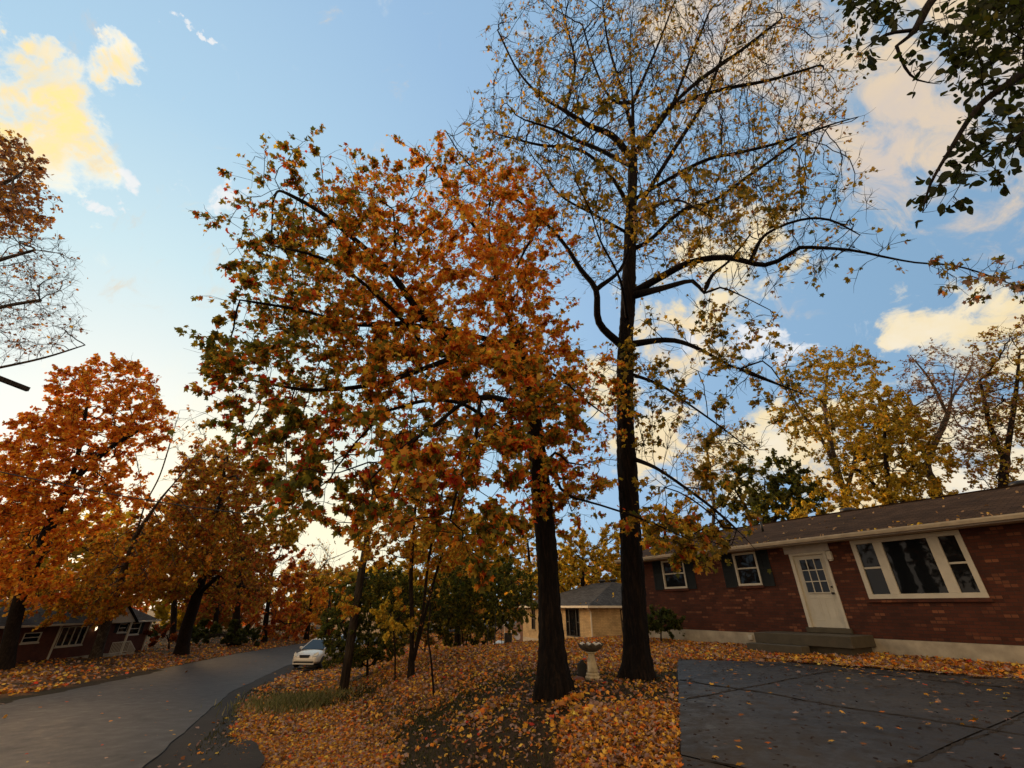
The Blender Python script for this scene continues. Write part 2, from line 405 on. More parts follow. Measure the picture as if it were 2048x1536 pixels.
def clip_poly(poly, px_, py_, nx_, ny_):
    o = []
    for i in range(len(poly)):
        a, b = poly[i], poly[(i+1) % len(poly)]
        da = (a[0]-px_)*nx_+(a[1]-py_)*ny_; db = (b[0]-px_)*nx_+(b[1]-py_)*ny_
        if da >= 0: o.append(a)
        if (da >= 0) != (db >= 0):
            u = da/(da-db); o.append((a[0]+(b[0]-a[0])*u, a[1]+(b[1]-a[1])*u))
    return o
sc_ = [5.93-3.3*k for k in range(-3, 6)]; dc_ = [12.12-3.65*k for k in range(-1, 6)]
for s0 in sc_:
    for d0 in dc_:
        g = .014
        for (sa, sb, da, db) in [(s0-3.3+g, s0-g, d0-3.65+g, min(d0-g, 13.4))]:
            if db <= da: continue
            # subdivide bays so that they follow the fall of the ground
            ks, kd = 6, 6
            for i in range(ks):
                for j in range(kd):
                    qd = [tuple(hs(sa+(sb-sa)*u, da+(db-da)*w_)) for u, w_ in ((i/ks, j/kd), ((i+1)/ks, j/kd), ((i+1)/ks, (j+1)/kd), (i/ks, (j+1)/kd))]
                    qd = qd[::-1]
                    qd = clip_poly(qd, DRV[0][0], DRV[0][1], DEN[0], DEN[1])
                    qd = clip_poly(qd, DRV[1][0], DRV[1][1], -DE[0]*.98+.0, -DE[1]*.98) if len(qd) > 2 else qd
                    if len(qd) < 3: continue
                    mb.add([(a, b, float(gz(a, b))+.03) for a, b in qd], [tuple(range(len(qd)))])
# left edge face of the slab
pts = [np.array(DRV[0])+DE*k for k in np.linspace(-9, 9.0, 60)]
for a, b in zip(pts[:-1], pts[1:]):
    za, zb = float(gz(*a))+.03, float(gz(*b))+.03
    mb.quad((a[0], a[1], za), (b[0], b[1], zb), (b[0], b[1], zb-.1), (a[0], a[1], za-.1))
tag(mb.build('driveway', m), kind='structure')
# dirt in the joints, a sheet just above the lawn and under the slab tops
mb = MB()
for i in range(24):
    for j in range(24):
        qd = [tuple(hs(-12+ (22.0)*(i+a)/24, -4+17.3*(j+b)/24)) for a, b in ((0,0),(0,1),(1,1),(1,0))]
        qd = clip_poly(qd, DRV[0][0]+DEN[0]*.02, DRV[0][1]+DEN[1]*.02, DEN[0], DEN[1])
        qd = clip_poly(qd, DRV[1][0], DRV[1][1], -DE[0], -DE[1]) if len(qd) > 2 else qd
        if len(qd) > 2: mb.add([(a, b, float(gz(a, b))+.012) for a, b in qd], [tuple(range(len(qd)))])
rng = np.random.default_rng(41)
def debris(a, b, wd):
    a = np.array(a); b = np.array(b); n_ = int(np.linalg.norm(b-a)/.09); d_ = (b-a)/np.linalg.norm(b-a); e_ = np.array([-d_[1], d_[0]])
    off = np.cumsum(rng.normal(0, .016, n_+1)); off -= np.linspace(off[0], off[-1], n_+1)
    vs = []; fs = []
    for i in range(n_+1):
        c_ = a+(b-a)*i/n_+e_*off[i]; w_ = wd*rng.uniform(.25, 1.5)*(1 if rng.uniform() > .22 else .1)
        for q_, hz in ((-1, .031), (0, .044), (1, .031)):
            p_ = c_+e_*q_*w_+rng.normal(0, .008, 2); vs.append((p_[0], p_[1], float(gz(*p_))+hz))
    for i in range(n_):
        for j in range(2): fs.append((i*3+j, i*3+j+1, i*3+j+4, i*3+j+3))
    if n_ > 0: mb.add(vs, fs)
def inside(p): return drive_side(*p) > .02 and (p[0]-DRV[1][0])*DE[0]+(p[1]-DRV[1][1])*DE[1] < 0
for d0 in dc_:
    if d0 > 13: continue
    pts = [hs(s_, d0) for s_ in np.arange(-8, 14, .25)]; pts = [p for p in pts if inside(p)]
    if len(pts) > 1: debris(pts[0], pts[-1], .022)
for s0 in sc_:
    pts = [hs(s0, d_) for d_ in np.arange(-2, 13.3, .25)]; pts = [p for p in pts if inside(p)]
    if len(pts) > 1: debris(pts[0], pts[-1], .026)
tag(mb.build('driveway_bed', m_plain('joint_dirt', (.022,.016,.011), .95, .5, 8)), kind='structure')
# ------------------------------------------------------------------ trees
def nz(P, f, seed):
    r = np.random.default_rng(seed); o = 0
    for k in range(5):
        d = r.normal(size=3); d /= np.linalg.norm(d)
        o = o+np.sin(P@d*f*(1+.35*k)*2+r.uniform(0, 6.28))
    return o/5

def sample_vol(ells, n, clump=(.35, 1.0), seed=0):
    w = np.array([e[2]*e[3]*((e[4]+e[5])/2)**2*(e[5]-e[4])*(e[6] if len(e) > 6 else 1) for e in ells]); w /= w.sum()
    P = []; tot = 0
    while tot < n:
        k = rng.choice(len(ells), size=n, p=w); e = np.array([(list(x)+[1])[:7] for x in ells])[k]
        a = rng.uniform(0, 6.2832, n); r = np.sqrt(rng.uniform(0, 1, n)); tt = rng.uniform(-1, 1, n)
        cap = np.sqrt(np.maximum(0, 1-tt*tt*.75))           # rounded front and back
        px = e[:, 0]+e[:, 2]*r*np.cos(a)*cap; py = e[:, 1]+e[:, 3]*r*np.sin(a)*cap
        t = (e[:, 4]+e[:, 5])/2+(e[:, 5]-e[:, 4])/2*tt
        Q = W(px, py, t).T
        keep = (Q[:, 2] > gz(Q[:, 0], Q[:, 1])+.5) & (nz(Q, 1/clump[1], seed+5)*.5+.5 > clump[0]*rng.uniform(0, 1, n)*1.6)
        P.append(Q[keep]); tot += keep.sum()
    return np.concatenate(P)[:n]

def polyline(limb, step):
    P = np.array([W(*p) for p in limb]); o = [P[0]]
    # Catmull-Rom through the traced points
    Q = np.vstack([2*P[0]-P[1], P, 2*P[-1]-P[-2]])
    for i in range(1, len(Q)-2):
        seg = np.linalg.norm(Q[i+1]-Q[i]); m = max(1, int(round(seg/step)))
        for j in range(1, m+1):
            u = j/m
            o.append(.5*(2*Q[i]+(Q[i+1]-Q[i-1])*u+(2*Q[i-1]-5*Q[i]+4*Q[i+1]-Q[i+2])*u*u+(3*Q[i]-Q[i-1]-3*Q[i+1]+Q[i+2])*u**3))
    return np.array(o)

def skeleton(limbs, step):
    pos = []; par = []; rngs = []
    for li, l in enumerate(limbs):
        P = polyline(l, step)
        if li == 0:
            for i, p in enumerate(P): pos.append(p); par.append(i-1)
            rngs.append((0, len(pos)))
        else:
            A = np.array(pos); b = int(np.argmin(((A-P[0])**2).sum(1)))
            prev = b
            d0 = np.linalg.norm(A[b]-P[0])
            q0 = len(pos)
            for p in (P if d0 > step*.3 else P[1:]):
                pos.append(p); par.append(prev); prev = len(pos)-1
            rngs.append((q0, len(pos)))
    return pos, par, rngs

def grow(pos, par, att, step, infl, kill, iters=120, wig=.25, grav=0.0, free_from=0):
    pos = [np.asarray(p, float) for p in pos]; par = list(par)
    A = att.copy(); P = np.array(pos); P[:free_from] += 1e4       # lower trunk takes no shoots
    nd = np.full(len(A), 1e9); ni = np.zeros(len(A), int)
    def upd(P0, base):
        nonlocal nd, ni
        for c in range(0, len(P0), 400):
            q = P0[c:c+400]; d = ((A[:, None, :]-q[None])**2).sum(2); j = d.argmin(1); dm = d[np.arange(len(A)), j]
            b = dm < nd; nd = np.where(b, dm, nd); ni = np.where(b, j+base+c, ni)
    upd(P, 0); first = True
    for it in range(iters):
        act = nd < infl*infl
        if it < 40 and act.sum() < len(A)*.5: act = nd < (infl*3)**2
        if not len(A) or not act.any(): break
        idx = ni[act]; D = A[act]-np.array(pos)[idx]; D /= np.linalg.norm(D, axis=1)[:, None]+1e-9
        u, inv = np.unique(idx, return_inverse=True); S = np.zeros((len(u), 3)); np.add.at(S, inv, D)
        S += rng.normal(0, wig, S.shape)*np.sqrt(np.bincount(inv))[:, None]; S[:, 2] -= grav*np.bincount(inv)
        ln = np.linalg.norm(S, axis=1); ok = ln > .15
        new = np.array(pos)[u[ok]]+S[ok]/ln[ok][:, None]*step
        base = len(pos)
        for p, k in zip(new, u[ok]): pos.append(p); par.append(int(k))
        if len(new) == 0: break
        upd(new, base)
        keep = nd > kill*kill
        A, nd, ni = A[keep], nd[keep], ni[keep]
        if len(pos) > 14000: break
    return np.array(pos), np.array(par)

def radii(pos, par, R, r0, flare=0, n_tr=0):
    n = len(pos); ch = np.zeros(n); tips = np.zeros(n)
    np.add.at(ch, par[par >= 0], 1)
    tips[ch == 0] = 1
    for i in range(n-1, 0, -1):
        if par[i] >= 0: tips[par[i]] += tips[i]
    k = math.log(R/r0)/math.log(max(tips[0], 2)); r = r0*tips**k
    return r, tips

def chains(par, tips):
    n = len(par); kids = [[] for _ in range(n)]
    for i in range(1, n): kids[par[i]].append(i)
    out = []; st = [(0, -1)]
    while st:
        s, p = st.pop(); c = [p, s] if p >= 0 else [s]
        while kids[c[-1]]:
            ks = sorted(kids[c[-1]], key=lambda q: -tips[q]); 
            for q in ks[1:]: st.append((q, c[-1]))
            c.append(ks[0])
        out.append(c)
    return out

def tubes(chs, pos, r, kfun, rough=0):
    V = []; fc = []; lp = []; base = 0
    for c in chs:
        P = pos[c]; R = r[c].copy()
        if len(c) < 2: continue
        if R[0] > R[1]*1.02: R[0] = R[1]*1.05
        if chs is not None and c[0] == 0: R = r[c]
        k = kfun(R.max()); T = np.gradient(P, axis=0); T /= np.linalg.norm(T, axis=1)[:, None]+1e-9
        ref = np.array([1., .2, 0]) if abs(T[0][2]) > .8 else np.array([0, 0, 1.])
        a = 2*np.pi*np.arange(k)/k; ca, sa = np.cos(a)[:, None], np.sin(a)[:, None]
        for i in range(len(c)):
            u = ref-T[i]*(ref@T[i]); u /= np.linalg.norm(u)+1e-9; ref = u; w = np.cross(T[i], u)
            V.append(P[i]+(ca*u+sa*w)*R[i])
        for i in range(len(c)-1):
            b = base+i*k; j = np.arange(k); jn = (j+1) % k
            lp.append(np.stack([b+j, b+jn, b+k+jn, b+k+j], 1).ravel()); fc.append(np.full(k, 4))
        base += len(c)*k
    return np.concatenate(V), np.concatenate(fc), np.concatenate(lp)

MAPLE = np.array([(0,0,0),(.20,.03,-.02),(.47,.06,-.07),(.33,.24,.0),(.56,.55,-.09),(.24,.55,.02),(0,1.0,-.08),(-.24,.55,.02),(-.56,.55,-.09),(-.33,.24,0),(-.47,.06,-.07),(-.20,.03,-.02)])
STAR = np.array([(0,0,0),(.5,.1,-.05),(.32,.4,.03),(.42,.72,-.05),(0,1,-.04),(-.42,.72,-.05),(-.32,.4,.03),(-.5,.1,-.05)])
OVAL = np.array([(0,0,0),(.17,.16,-.02),(.29,.40,-.05),(.28,.62,-.05),(.15,.86,-.03),(0,1,0),(-.15,.86,-.03),(-.28,.62,-.05),(-.29,.40,-.05),(-.17,.16,-.02)])
CLUMP = np.array([(-.5,-.3,0),(-.12,-.42,.1),(.1,-.15,-.05),(.5,-.35,.05),(.30,.05,.1),(.55,.4,-.1),(.1,.30,0),(-.05,.55,.1),(-.25,.22,-.06),(-.55,.30,.08),(-.34,0,0)])
SPRAY = np.array([(0,0,0),(.25,.1,.1),(.55,.05,0),(.35,.3,.1),(.6,.6,-.1),(.25,.55,.05),(.1,1,-.05),(-.15,.6,.1),(-.5,.75,0),(-.3,.4,-.1),(-.6,.15,.05),(-.2,.12,0)])

def unit(a): return a/(np.linalg.norm(a, axis=-1, keepdims=True)+1e-9)
def leaves_geo(T, P, size, col, ydir=None, up=None, ytilt=.8):
    n = len(P); Y = rng.normal(size=(n, 3))
    if ydir is not None: Y = Y*ytilt+ydir
    Y = unit(Y); U = rng.normal(size=(n, 3))
    if up is not None: U = U*up[1]+np.array([0, 0, 1.])*up[0]
    X = unit(np.cross(Y, U)); Zn = np.cross(X, Y)
    s = np.asarray(size).reshape(-1, 1, 1)*np.ones((n, 1, 1)); k = len(T)
    curl = rng.uniform(.3, 2.2, n)[:, None, None]
    wd = rng.uniform(.8, 1.15, n)[:, None, None]
    V = P[:, None, :]+s*(T[None, :, 0:1]*wd*X[:, None]+T[None, :, 1:2]*Y[:, None]+T[None, :, 2:3]*curl*Zn[:, None])
    return V.reshape(-1, 3), np.full(n, k), np.arange(n*k), np.repeat(col, k, axis=0)

PAL = {
 'orange': [(.80,.27,.02),(.85,.36,.035),(.70,.19,.015),(.80,.44,.05),(.58,.14,.015)],
 'deeporange': [(.72,.20,.012),(.80,.28,.018),(.62,.15,.01),(.74,.34,.025)],
 'red': [(.58,.05,.012),(.70,.10,.018),(.45,.04,.012)],
 'green': [(.13,.13,.016),(.18,.165,.02),(.095,.105,.014),(.22,.18,.02)],
 'olive': [(.33,.24,.02),(.40,.28,.025),(.26,.20,.018)],
 'yellow': [(.74,.47,.04),(.80,.55,.06),(.66,.38,.03),(.58,.36,.03)],
 'golden': [(.58,.37,.025),(.50,.33,.022),(.64,.40,.025),(.40,.28,.02)],
 'ochre': [(.64,.30,.02),(.54,.24,.016),(.70,.36,.028),(.46,.22,.018)],
 'brown': [(.32,.12,.024),(.40,.155,.028),(.25,.09,.018),(.38,.19,.04)],
 'rust': [(.46,.095,.016),(.38,.07,.013),(.54,.13,.018)],
 'dgreen': [(.062,.078,.012),(.082,.10,.015),(.048,.062,.010),(.11,.11,.016)],
 'tan': [(.36,.23,.11),(.42,.26,.12),(.28,.16,.08)],
 'purplebrown': [(.22,.11,.07),(.28,.14,.08),(.17,.09,.06)],
}
def pick(names, probs):
    """names, probs (n x k) -> colours"""
    n = len(probs); p = probs/probs.sum(1, keepdims=True); c = p.cumsum(1); u = rng.uniform(size=(n, 1)); k = (u > c[:, :-1]).sum(1) if c.shape[1] > 1 else np.zeros(n, int)
    out = np.zeros((n, 3))
    for i, nm in enumerate(names):
        m_ = k == i; pal = np.array(PAL[nm]); out[m_] = pal[rng.integers(0, len(pal), m_.sum())]
    return np.clip(out*rng.uniform(.75, 1.2, (n, 1)), 0, .85)

def pix(P):
    x, y, z = P[:, 0], P[:, 1], P[:, 2]-E
    t = y*CS+z*SN; v = z*CS-y*SN
    return 1024+F*x/t, 768-F*v/t, t

class Tree: pass
def make_tree(name, label, limbs, ells, natt, step, R, r0, nleaf, lsize, colfn, tmpl=STAR, bark='bark2', leafmat='leaffar',
              infl=None, kill=None, twigs=2.0, twlen=(.25, .6), clump=(.35, 1.0), trunk_free=.0, seed=1, leafnode=3.0, ydown=.5, wig=.3,
              group=None, cat='tree', trunk_names=('trunk',), flare=.35, ntr=1, trunk_k=10, grav=0, leafreg=None, ring=.0, leafspread=.55, limbR=None, flat=1.0, leafy=1.0):
    global rng
    rng = np.random.default_rng(seed*101+3)
    pos, par, rngs = skeleton(limbs, step); ns = len(polyline(limbs[0], step))
    base = np.array(pos[0])
    A = sample_vol(ells, natt, clump, seed)
    pos, par = grow(pos, par, A, step, infl or step*5, kill or step*1.35, wig=wig, grav=grav, free_from=int(ns*trunk_free))
    r, tips = radii(pos, par, R, r0)
    h = np.zeros(len(pos))
    if limbR:
        for k_, (a_, b_) in enumerate(rngs):
            if k_ in limbR and b_ > a_: r[a_:b_] = np.maximum(r[a_:b_], limbR[k_]*(1-np.linspace(0, 1, b_-a_))**1.6+.007)
    # taper the bare trunk, flare at the root
    hh = np.linalg.norm(pos[:ns]-base, axis=1); f = 1-.12*np.clip(hh/6, 0, 1)
    r[:ns] = r[:ns]*f*(1+flare*np.exp(-hh/(.9*R/.25*.45)))
    root = empty(name, base); tag(root, label, cat, group)
    chs = chains(par, tips)
    loc = pos-base
    main = [chs[0]]; rest = chs[1:]
    kf = lambda q: 8 if q > .05 else (5 if q > .018 else 3)
    # trunk with ridged bark when close
    c0 = chs[0]
    P = loc[c0]; Rr = r[c0]
    if ring:
        L_ = np.concatenate([[0], np.cumsum(np.linalg.norm(np.diff(P, axis=0), axis=1))]); u = np.arange(0, L_[-1], ring)
        P2 = np.stack([np.interp(u, L_, P[:, i]) for i in range(3)], 1); R2 = np.interp(u, L_, Rr)
        for _ in range(3): P2[1:-1] = (P2[:-2]+2*P2[1:-1]+P2[2:])/4
    else: P2, R2, u = P, Rr, None
    T = np.gradient(P2, axis=0); T = unit(T); k = trunk_k; V = []; ref = np.array([1., 0, 0])
    ang = 2*np.pi*np.arange(k)/k
    ph = rng.uniform(0, 6.28, 8)
    for i in range(len(P2)):
        uu = ref-T[i]*(ref@T[i]); uu = uu/np.linalg.norm(uu); ref = uu; w = np.cross(T[i], uu)
        rr = np.full(k, R2[i])
        if ring:
            hgt = u[i]
            rr = rr*(1+.05*np.sin(3*ang+ph[0]+hgt*.5)+.04*np.sin(5*ang+ph[1]-hgt*.9)+.035*np.sin(9*ang+ph[2]+1.3*math.sin(hgt*1.1))+rng.normal(0, .034, k)+.04*math.sin(hgt*2.1+ph[3])+.03*math.sin(hgt*5.3+ph[6])*np.maximum(0, np.sin(2*ang+ph[7])))
            rr = rr*(1+.26*np.exp(-hgt/.25)*np.maximum(0, np.sin(4*ang+ph[4]))+.12*np.exp(-hgt/.5)*np.maximum(0, np.sin(7*ang+ph[5])))
        V.append(P2[i]+(np.cos(ang)[:, None]*uu+np.sin(ang)[:, None]*w)*rr[:, None])
    V[0] = V[0]-np.array([0, 0, .12])
    j = np.arange(k); jn = (j+1) % k; lp = [np.stack([i*k+j, i*k+jn, (i+1)*k+jn, (i+1)*k+j], 1).ravel() for i in range(len(P2)-1)]
    bushy = cat in ('shrub', 'sapling'); TVs, TLs = np.concatenate(V), np.concatenate(lp)
    if not bushy: link('trunk', npmesh('trunk', TVs, np.full(len(TLs)//4, 4), TLs, smooth=True), M[bark], root)
    # twigs
    thin = np.where(tips <= leafnode)[0]; thin = thin[thin >= min(ns, len(pos)-1)] if len(thin) else thin
    nt_ = int(len(thin)*twigs); ti = rng.choice(thin, nt_)
    dirn = unit(pos[ti]-pos[np.maximum(par[ti], 0)]); td = unit((dirn+rng.normal(0, .65, (nt_, 3)))*np.array([1, 1, flat])+np.array([0, 0, .12 if flat == 1 else -.06]))
    tl = rng.uniform(*twlen, nt_); tip = pos[ti]+td*tl[:, None]; mid = pos[ti]+td*tl[:, None]*.5+rng.normal(0, .06, (nt_, 3))*tl[:, None]
    x = unit(np.cross(td, rng.normal(size=(nt_, 3)))); y = np.cross(td, x); tr = r0*.85
    rings = []
    for cen, q in ((pos[ti], tr), (mid, tr*.75), (tip, tr*.35)):
        for a in (0, 2.094, 4.189): rings.append(cen+(x*math.cos(a)+y*math.sin(a))*q)
    TV = (np.stack(rings, 1)-base).reshape(-1, 3); b = np.arange(nt_)[:, None]*9
    pat = np.array([0,1,4,3, 1,2,5,4, 2,0,3,5, 3,4,7,6, 4,5,8,7, 5,3,6,8]); tlp = (b+pat[None]).ravel()
    V1, c1, l1 = tubes(rest, loc, r, kf)
    BV = np.concatenate([V1, TV]); bc = np.concatenate([c1, np.full(nt_*6, 4)]); bl = np.concatenate([l1, tlp+len(V1)])
    if bushy: BV, bc, bl = np.concatenate([BV, TVs]), np.concatenate([bc, np.full(len(TLs)//4, 4)]), np.concatenate([bl, TLs+len(BV)])
    nm_ = 'stems' if bushy else 'branches'
    link(nm_, npmesh(nm_, BV, bc, bl, smooth=True), M[bark], root)
    # leaves on the twigs
    if nleaf:
        wgt = np.ones(nt_) if leafreg is None else leafreg(tip)
        if leafy < 1: wgt = wgt*np.where(rng.uniform(size=nt_) < leafy, rng.uniform(.5, 2, nt_), .03)
        if True:
            li = rng.choice(nt_, nleaf, p=wgt/wgt.sum())
        fr = rng.uniform(.35, 1.05, nleaf)[:, None]
        LP = pos[ti][li]*(1-fr)+tip[li]*fr+rng.normal(0, leafspread*.6*lsize, (nleaf, 3))
        ok = LP[:, 2] > gz(LP[:, 0], LP[:, 1])+.15; LP = LP[ok]
        col = colfn(LP)
        yd = td[li][ok]*.5+np.array([0, 0, -ydown])
        sz = lsize*rng.uniform(.6, 1.25, len(LP))
        LV, lc, ll, lcol = leaves_geo(tmpl, LP, sz, col, ydir=yd, up=(.55, .8), ytilt=.55)
        nm_ = 'foliage' if bushy else 'crown'; link(nm_, npmesh(nm_, LV-base, lc, ll, col=lcol), M[leafmat], root)
    return root
# ------------------------------------------------------------------ the two maples in front
L1 = [
 [(1107,1384,7.95),(1098,1200,8.85),(1092,1080,9.4),(1083,980,9.85),(1073,880,10.3),(1057,760,10.9),(1036,690,11.2),(1006,600,11.5),(985,520,11.9),(977,440,12.4),(985,360,12.9)],
 [(1070,870,10.3),(1035,872,9.8),(990,850,9.0),(930,810,8.3),(860,800,7.6),(780,820,7.0)],
 [(1036,690,11.2),(985,690,10.9),(936,703,10.6),(848,636,10.2),(783,548,10),(687,460,9.9),(628,416,9.9),(560,380,9.9)],
 [(955,700,10.7),(871,709,9.8),(813,648,9.3),(722,563,8.8),(643,516,8.6),(540,490,8.4)],
 [(1040,695,11.2),(960,675,11.6),(900,660,11.8),(813,650,11.6),(731,648,11.3),(640,660,11)],
 [(790,560,10),(790,470,10.6),(787,420,10.9)],
 [(1066,830,10.5),(1010,800,8.8),(940,800,7.3),(870,850,6.2),(800,900,5.5),(740,960,5.0)],
 [(960,800,7.6),(950,880,6.3),(920,960,5.5),(900,1040,5.2)],
 [(1062,790,10.8),(1090,748,10.8),(1125,760,10.8),(1170,800,10.9),(1225,840,11)],
 [(1080,950,10),(1110,905,10),(1135,925,10),(1165,930,9.9),(1200,918,9.8),(1240,922,9.5)],
 [(1112,920,10),(1114,960,9.9),(1135,990,9.8),(1200,1010,9.3),(1290,1040,8.6),(1380,1080,7.9)],
 [(990,530,11.9),(940,440,11.8),(890,370,11.7),(855,310,11.7)],
 [(1002,595,11.5),(1045,510,12),(1085,430,12.6),(1100,370,13)],
 [(1036,700,11.2),(985,720,12.6),(900,740,14),(820,760,15)],
 [(936,703,10.6),(840,740,9.3),(740,770,8.5),(620,780,8),(500,760,7.8)],
 [(850,640,10.2),(720,650,9),(600,620,8.5),(480,600,8.2)],
]
E1 = [(820,560,330,235,8.0,13.5,1.0),(650,540,210,195,7.5,11.5,1.1),(600,740,190,130,7,10.5,1.2),(900,790,280,180,6,11.5,1.0),(830,940,200,140,4.6,8,2.0),
      (660,900,140,105,5.5,8,1.8),(1130,790,150,120,9,12.5,.8),(1120,960,130,110,8.8,12.5,.7),(970,450,150,130,10,14,.9),(450,710,75,60,7.2,9,1.4),(480,790,75,50,6.8,8.6,1.4),(530,850,95,60,6,8.2,1.3),
      (930,1050,80,85,4.8,6.5,1.8),(600,1000,75,75,6,8,1.2),(740,1020,90,60,5,7,1.2),(1350,1060,120,90,7.5,9.5,.8),
      (420,425,45,32,8.6,9.8,1.3),(500,345,55,40,9,10.5,1.3),(590,310,45,35,9.2,10.8,1.3),(700,330,60,40,9.5,11,1.2),(860,320,60,55,11,12.5,1),(440,600,60,40,7.8,9,1.3),(395,680,35,28,7.5,8.6,1.4),(400,780,40,25,7.2,8.2,1.4),(460,850,55,25,6.6,7.8,1.3),(560,930,60,40,6.2,7.6,1.2)]
def reg1(P): px, py, t = pix(P); return np.clip(.38+1.6*nz(P, 1.05, 41)+.6*nz(P, 2.4, 44), .05, 2)*(1+1.0*smooth(9, 6, t)*smooth(620, 760, py))
def col1(P):
    px, py, t = pix(P); c = 1.3*nz(P, .8, 3); c2 = 1.5*nz(P, 2.2, 8)
    near = smooth(9.5, 5.5, t); left = smooth(820, 480, px); low = smooth(620, 950, py)
    inner = np.exp(-(((px-980)/230)**2+((py-520)/200)**2))
    g = .62+.6*left+.5*low*near+.35*c-.4*inner+.3*c2; o = 1.0+1.1*inner-.3*left+.3*c2; red = .10+.35*low+.2*left-.2*c+.2*low*near; yl = .42+.3*inner+.5*smooth(1150,1300,px)
    ol = .55+.4*smooth(1150,1350,px)
    p = np.clip(np.stack([g, o, red, yl, ol], 1), .02, 5)**1.9
    return pick(['green', 'orange', 'red', 'yellow', 'olive'], p)
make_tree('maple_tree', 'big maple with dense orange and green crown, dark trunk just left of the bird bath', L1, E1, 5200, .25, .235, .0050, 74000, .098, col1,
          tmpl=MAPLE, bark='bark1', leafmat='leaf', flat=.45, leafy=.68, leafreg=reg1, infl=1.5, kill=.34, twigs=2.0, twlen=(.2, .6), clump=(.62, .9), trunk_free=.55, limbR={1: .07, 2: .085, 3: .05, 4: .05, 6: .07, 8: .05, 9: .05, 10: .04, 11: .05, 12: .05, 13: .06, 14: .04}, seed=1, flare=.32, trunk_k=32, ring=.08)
L2 = [
 [(1278,1362,9.12),(1268,1200,9.95),(1259,1000,11),(1251,850,11.95),(1250,700,13.05),(1256,600,13.95),(1262,450,15.4),(1266,330,17),(1265,200,19),(1260,90,20.8),(1268,0,22.6)],
 [(1242,690,13.1),(1198,645,12.7),(1192,580,12.7),(1162,540,12.8),(1130,490,13),(1095,450,13.3),(1040,405,13.4),(990,370,13.5),(930,320,13.8),(890,260,14.2)],
 [(1262,592,14),(1330,575,12.8),(1385,562,12.1),(1408,586,11.7),(1440,575,11.3),(1480,590,11),(1540,620,10.6)],
 [(1262,588,14),(1320,555,13.2),(1380,525,12.5),(1450,515,11.9),(1530,530,11.5),(1575,510,11.2),(1600,495,11),(1700,500,10.8),(1760,512,10.6),(1830,525,10.4),(1900,530,10.2),(1960,545,10.1),(2040,575,9.9)],
 [(1252,690,13.1),(1330,680,12.2),(1380,690,11.7),(1440,720,11.2),(1480,738,11),(1525,722,10.8),(1560,760,10.5),(1600,830,10.2)],
 [(1264,318,17.2),(1225,272,16.9),(1180,252,16.7),(1130,222,16.5),(1080,190,16.4),(1035,140,16.6),(995,60,17)],
 [(1266,310,17.3),(1300,270,17.3),(1345,210,17.5),(1400,160,17.6),(1470,110,18),(1560,40,18.5)],
 [(1266,205,19),(1290,150,19.2),(1320,80,19.6),(1350,0,20)],
 [(1266,205,19),(1225,200,18.6),(1192,140,18.8),(1165,50,19.3)],
 [(1262,500,14.9),(1300,480,14.5),(1360,425,14.1),(1430,400,13.8),(1500,350,13.6),(1600,280,13.8),(1680,220,14)],
 [(1265,400,16),(1400,325,15.2),(1480,305,14.8),(1560,285,14.5),(1660,250,14.4),(1730,230,14.4)],
 [(1254,745,12.7),(1320,770,12),(1380,810,11.2),(1450,860,10.4),(1500,900,9.8)],
 [(1260,915,11.5),(1310,935,10.4),(1370,975,9.4),(1430,1020,8.7),(1490,1075,8.1),(1520,1110,7.8)],
 [(1255,640,13.5),(1240,560,11.6),(1200,480,10.2),(1180,420,9.4),(1150,360,9)],
 [(1262,460,15.3),(1300,420,13),(1350,400,11.2),(1400,420,10)],
 [(1265,335,16.9),(1200,300,14.2),(1150,280,12.4),(1110,260,11.4),(1050,240,11)],
 [(1190,580,12.7),(1240,540,13),(1260,480,13.2),(1265,420,13.4)],
 [(1408,586,11.7),(1425,550,12),(1460,520,12.4),(1500,470,13)],
 [(1500,525,11.6),(1530,470,11.8),(1600,440,11.6),(1660,440,11.4),(1720,470,11)],
 [(1130,222,16.5),(1150,130,17.5),(1130,40,18.5)],
 [(1345,210,17.5),(1380,120,18.2),(1420,20,19)],
 [(1480,738,11),(1560,770,10.8),(1640,800,10.6)],
 [(1262,440,15.5),(1310,360,15.3),(1360,280,15.5),(1410,200,16),(1450,100,17)],
 [(1262,420,15.7),(1220,350,15.3),(1160,300,15.2),(1080,290,15),(1000,270,15)],
 [(1265,262,17.9),(1240,170,18.6),(1215,80,19.5),(1205,0,20.5)],
 [(1345,210,17.5),(1440,180,17),(1540,160,16.8),(1640,130,16.8)],
 [(1262,470,15.2),(1190,430,14.6),(1120,390,14.3),(1080,330,14.5)],
]
E2 = [(1290,300,370,300,11.5,19,1),(1300,60,340,170,15,22,.9),(1540,400,230,190,10.5,15,.9),(1500,130,240,190,14.5,20,.9),(1400,720,220,130,9.5,13,.9),
      (1390,1030,140,130,7.4,10,1.2),(1030,330,170,170,11.5,16,.9),(1150,250,180,150,9.5,13,1),(1400,430,220,130,9.5,12.5,1),(1570,520,180,80,10,12,1),(1960,555,110,45,9.4,10.6,2.5),(1600,800,100,100,9.5,11,.7),(1450,880,110,90,9,11,1.0),(1760,505,90,40,10,11,1.2),(1310,830,90,110,10,13,.8)]
def col2(P):
    px, py, t = pix(P); c = nz(P, .9, 13); near = smooth(13.5, 9.5, t); far = 1-near
    low = smooth(850, 1000, py)
    p = np.stack([1.0*near+.35+.4*c, 1.0+.3*low, .75+.2*c, .40-.25*c+.4*low, .55*far*(1-low), .25*low+.02], 1)
    p[px > 1780] = [.8, .5, .1, .05, .9, .05]
    return pick(['green', 'olive', 'golden', 'yellow', 'tan', 'orange'], np.clip(p, .02, 5))*np.array([.82, .74, .9])
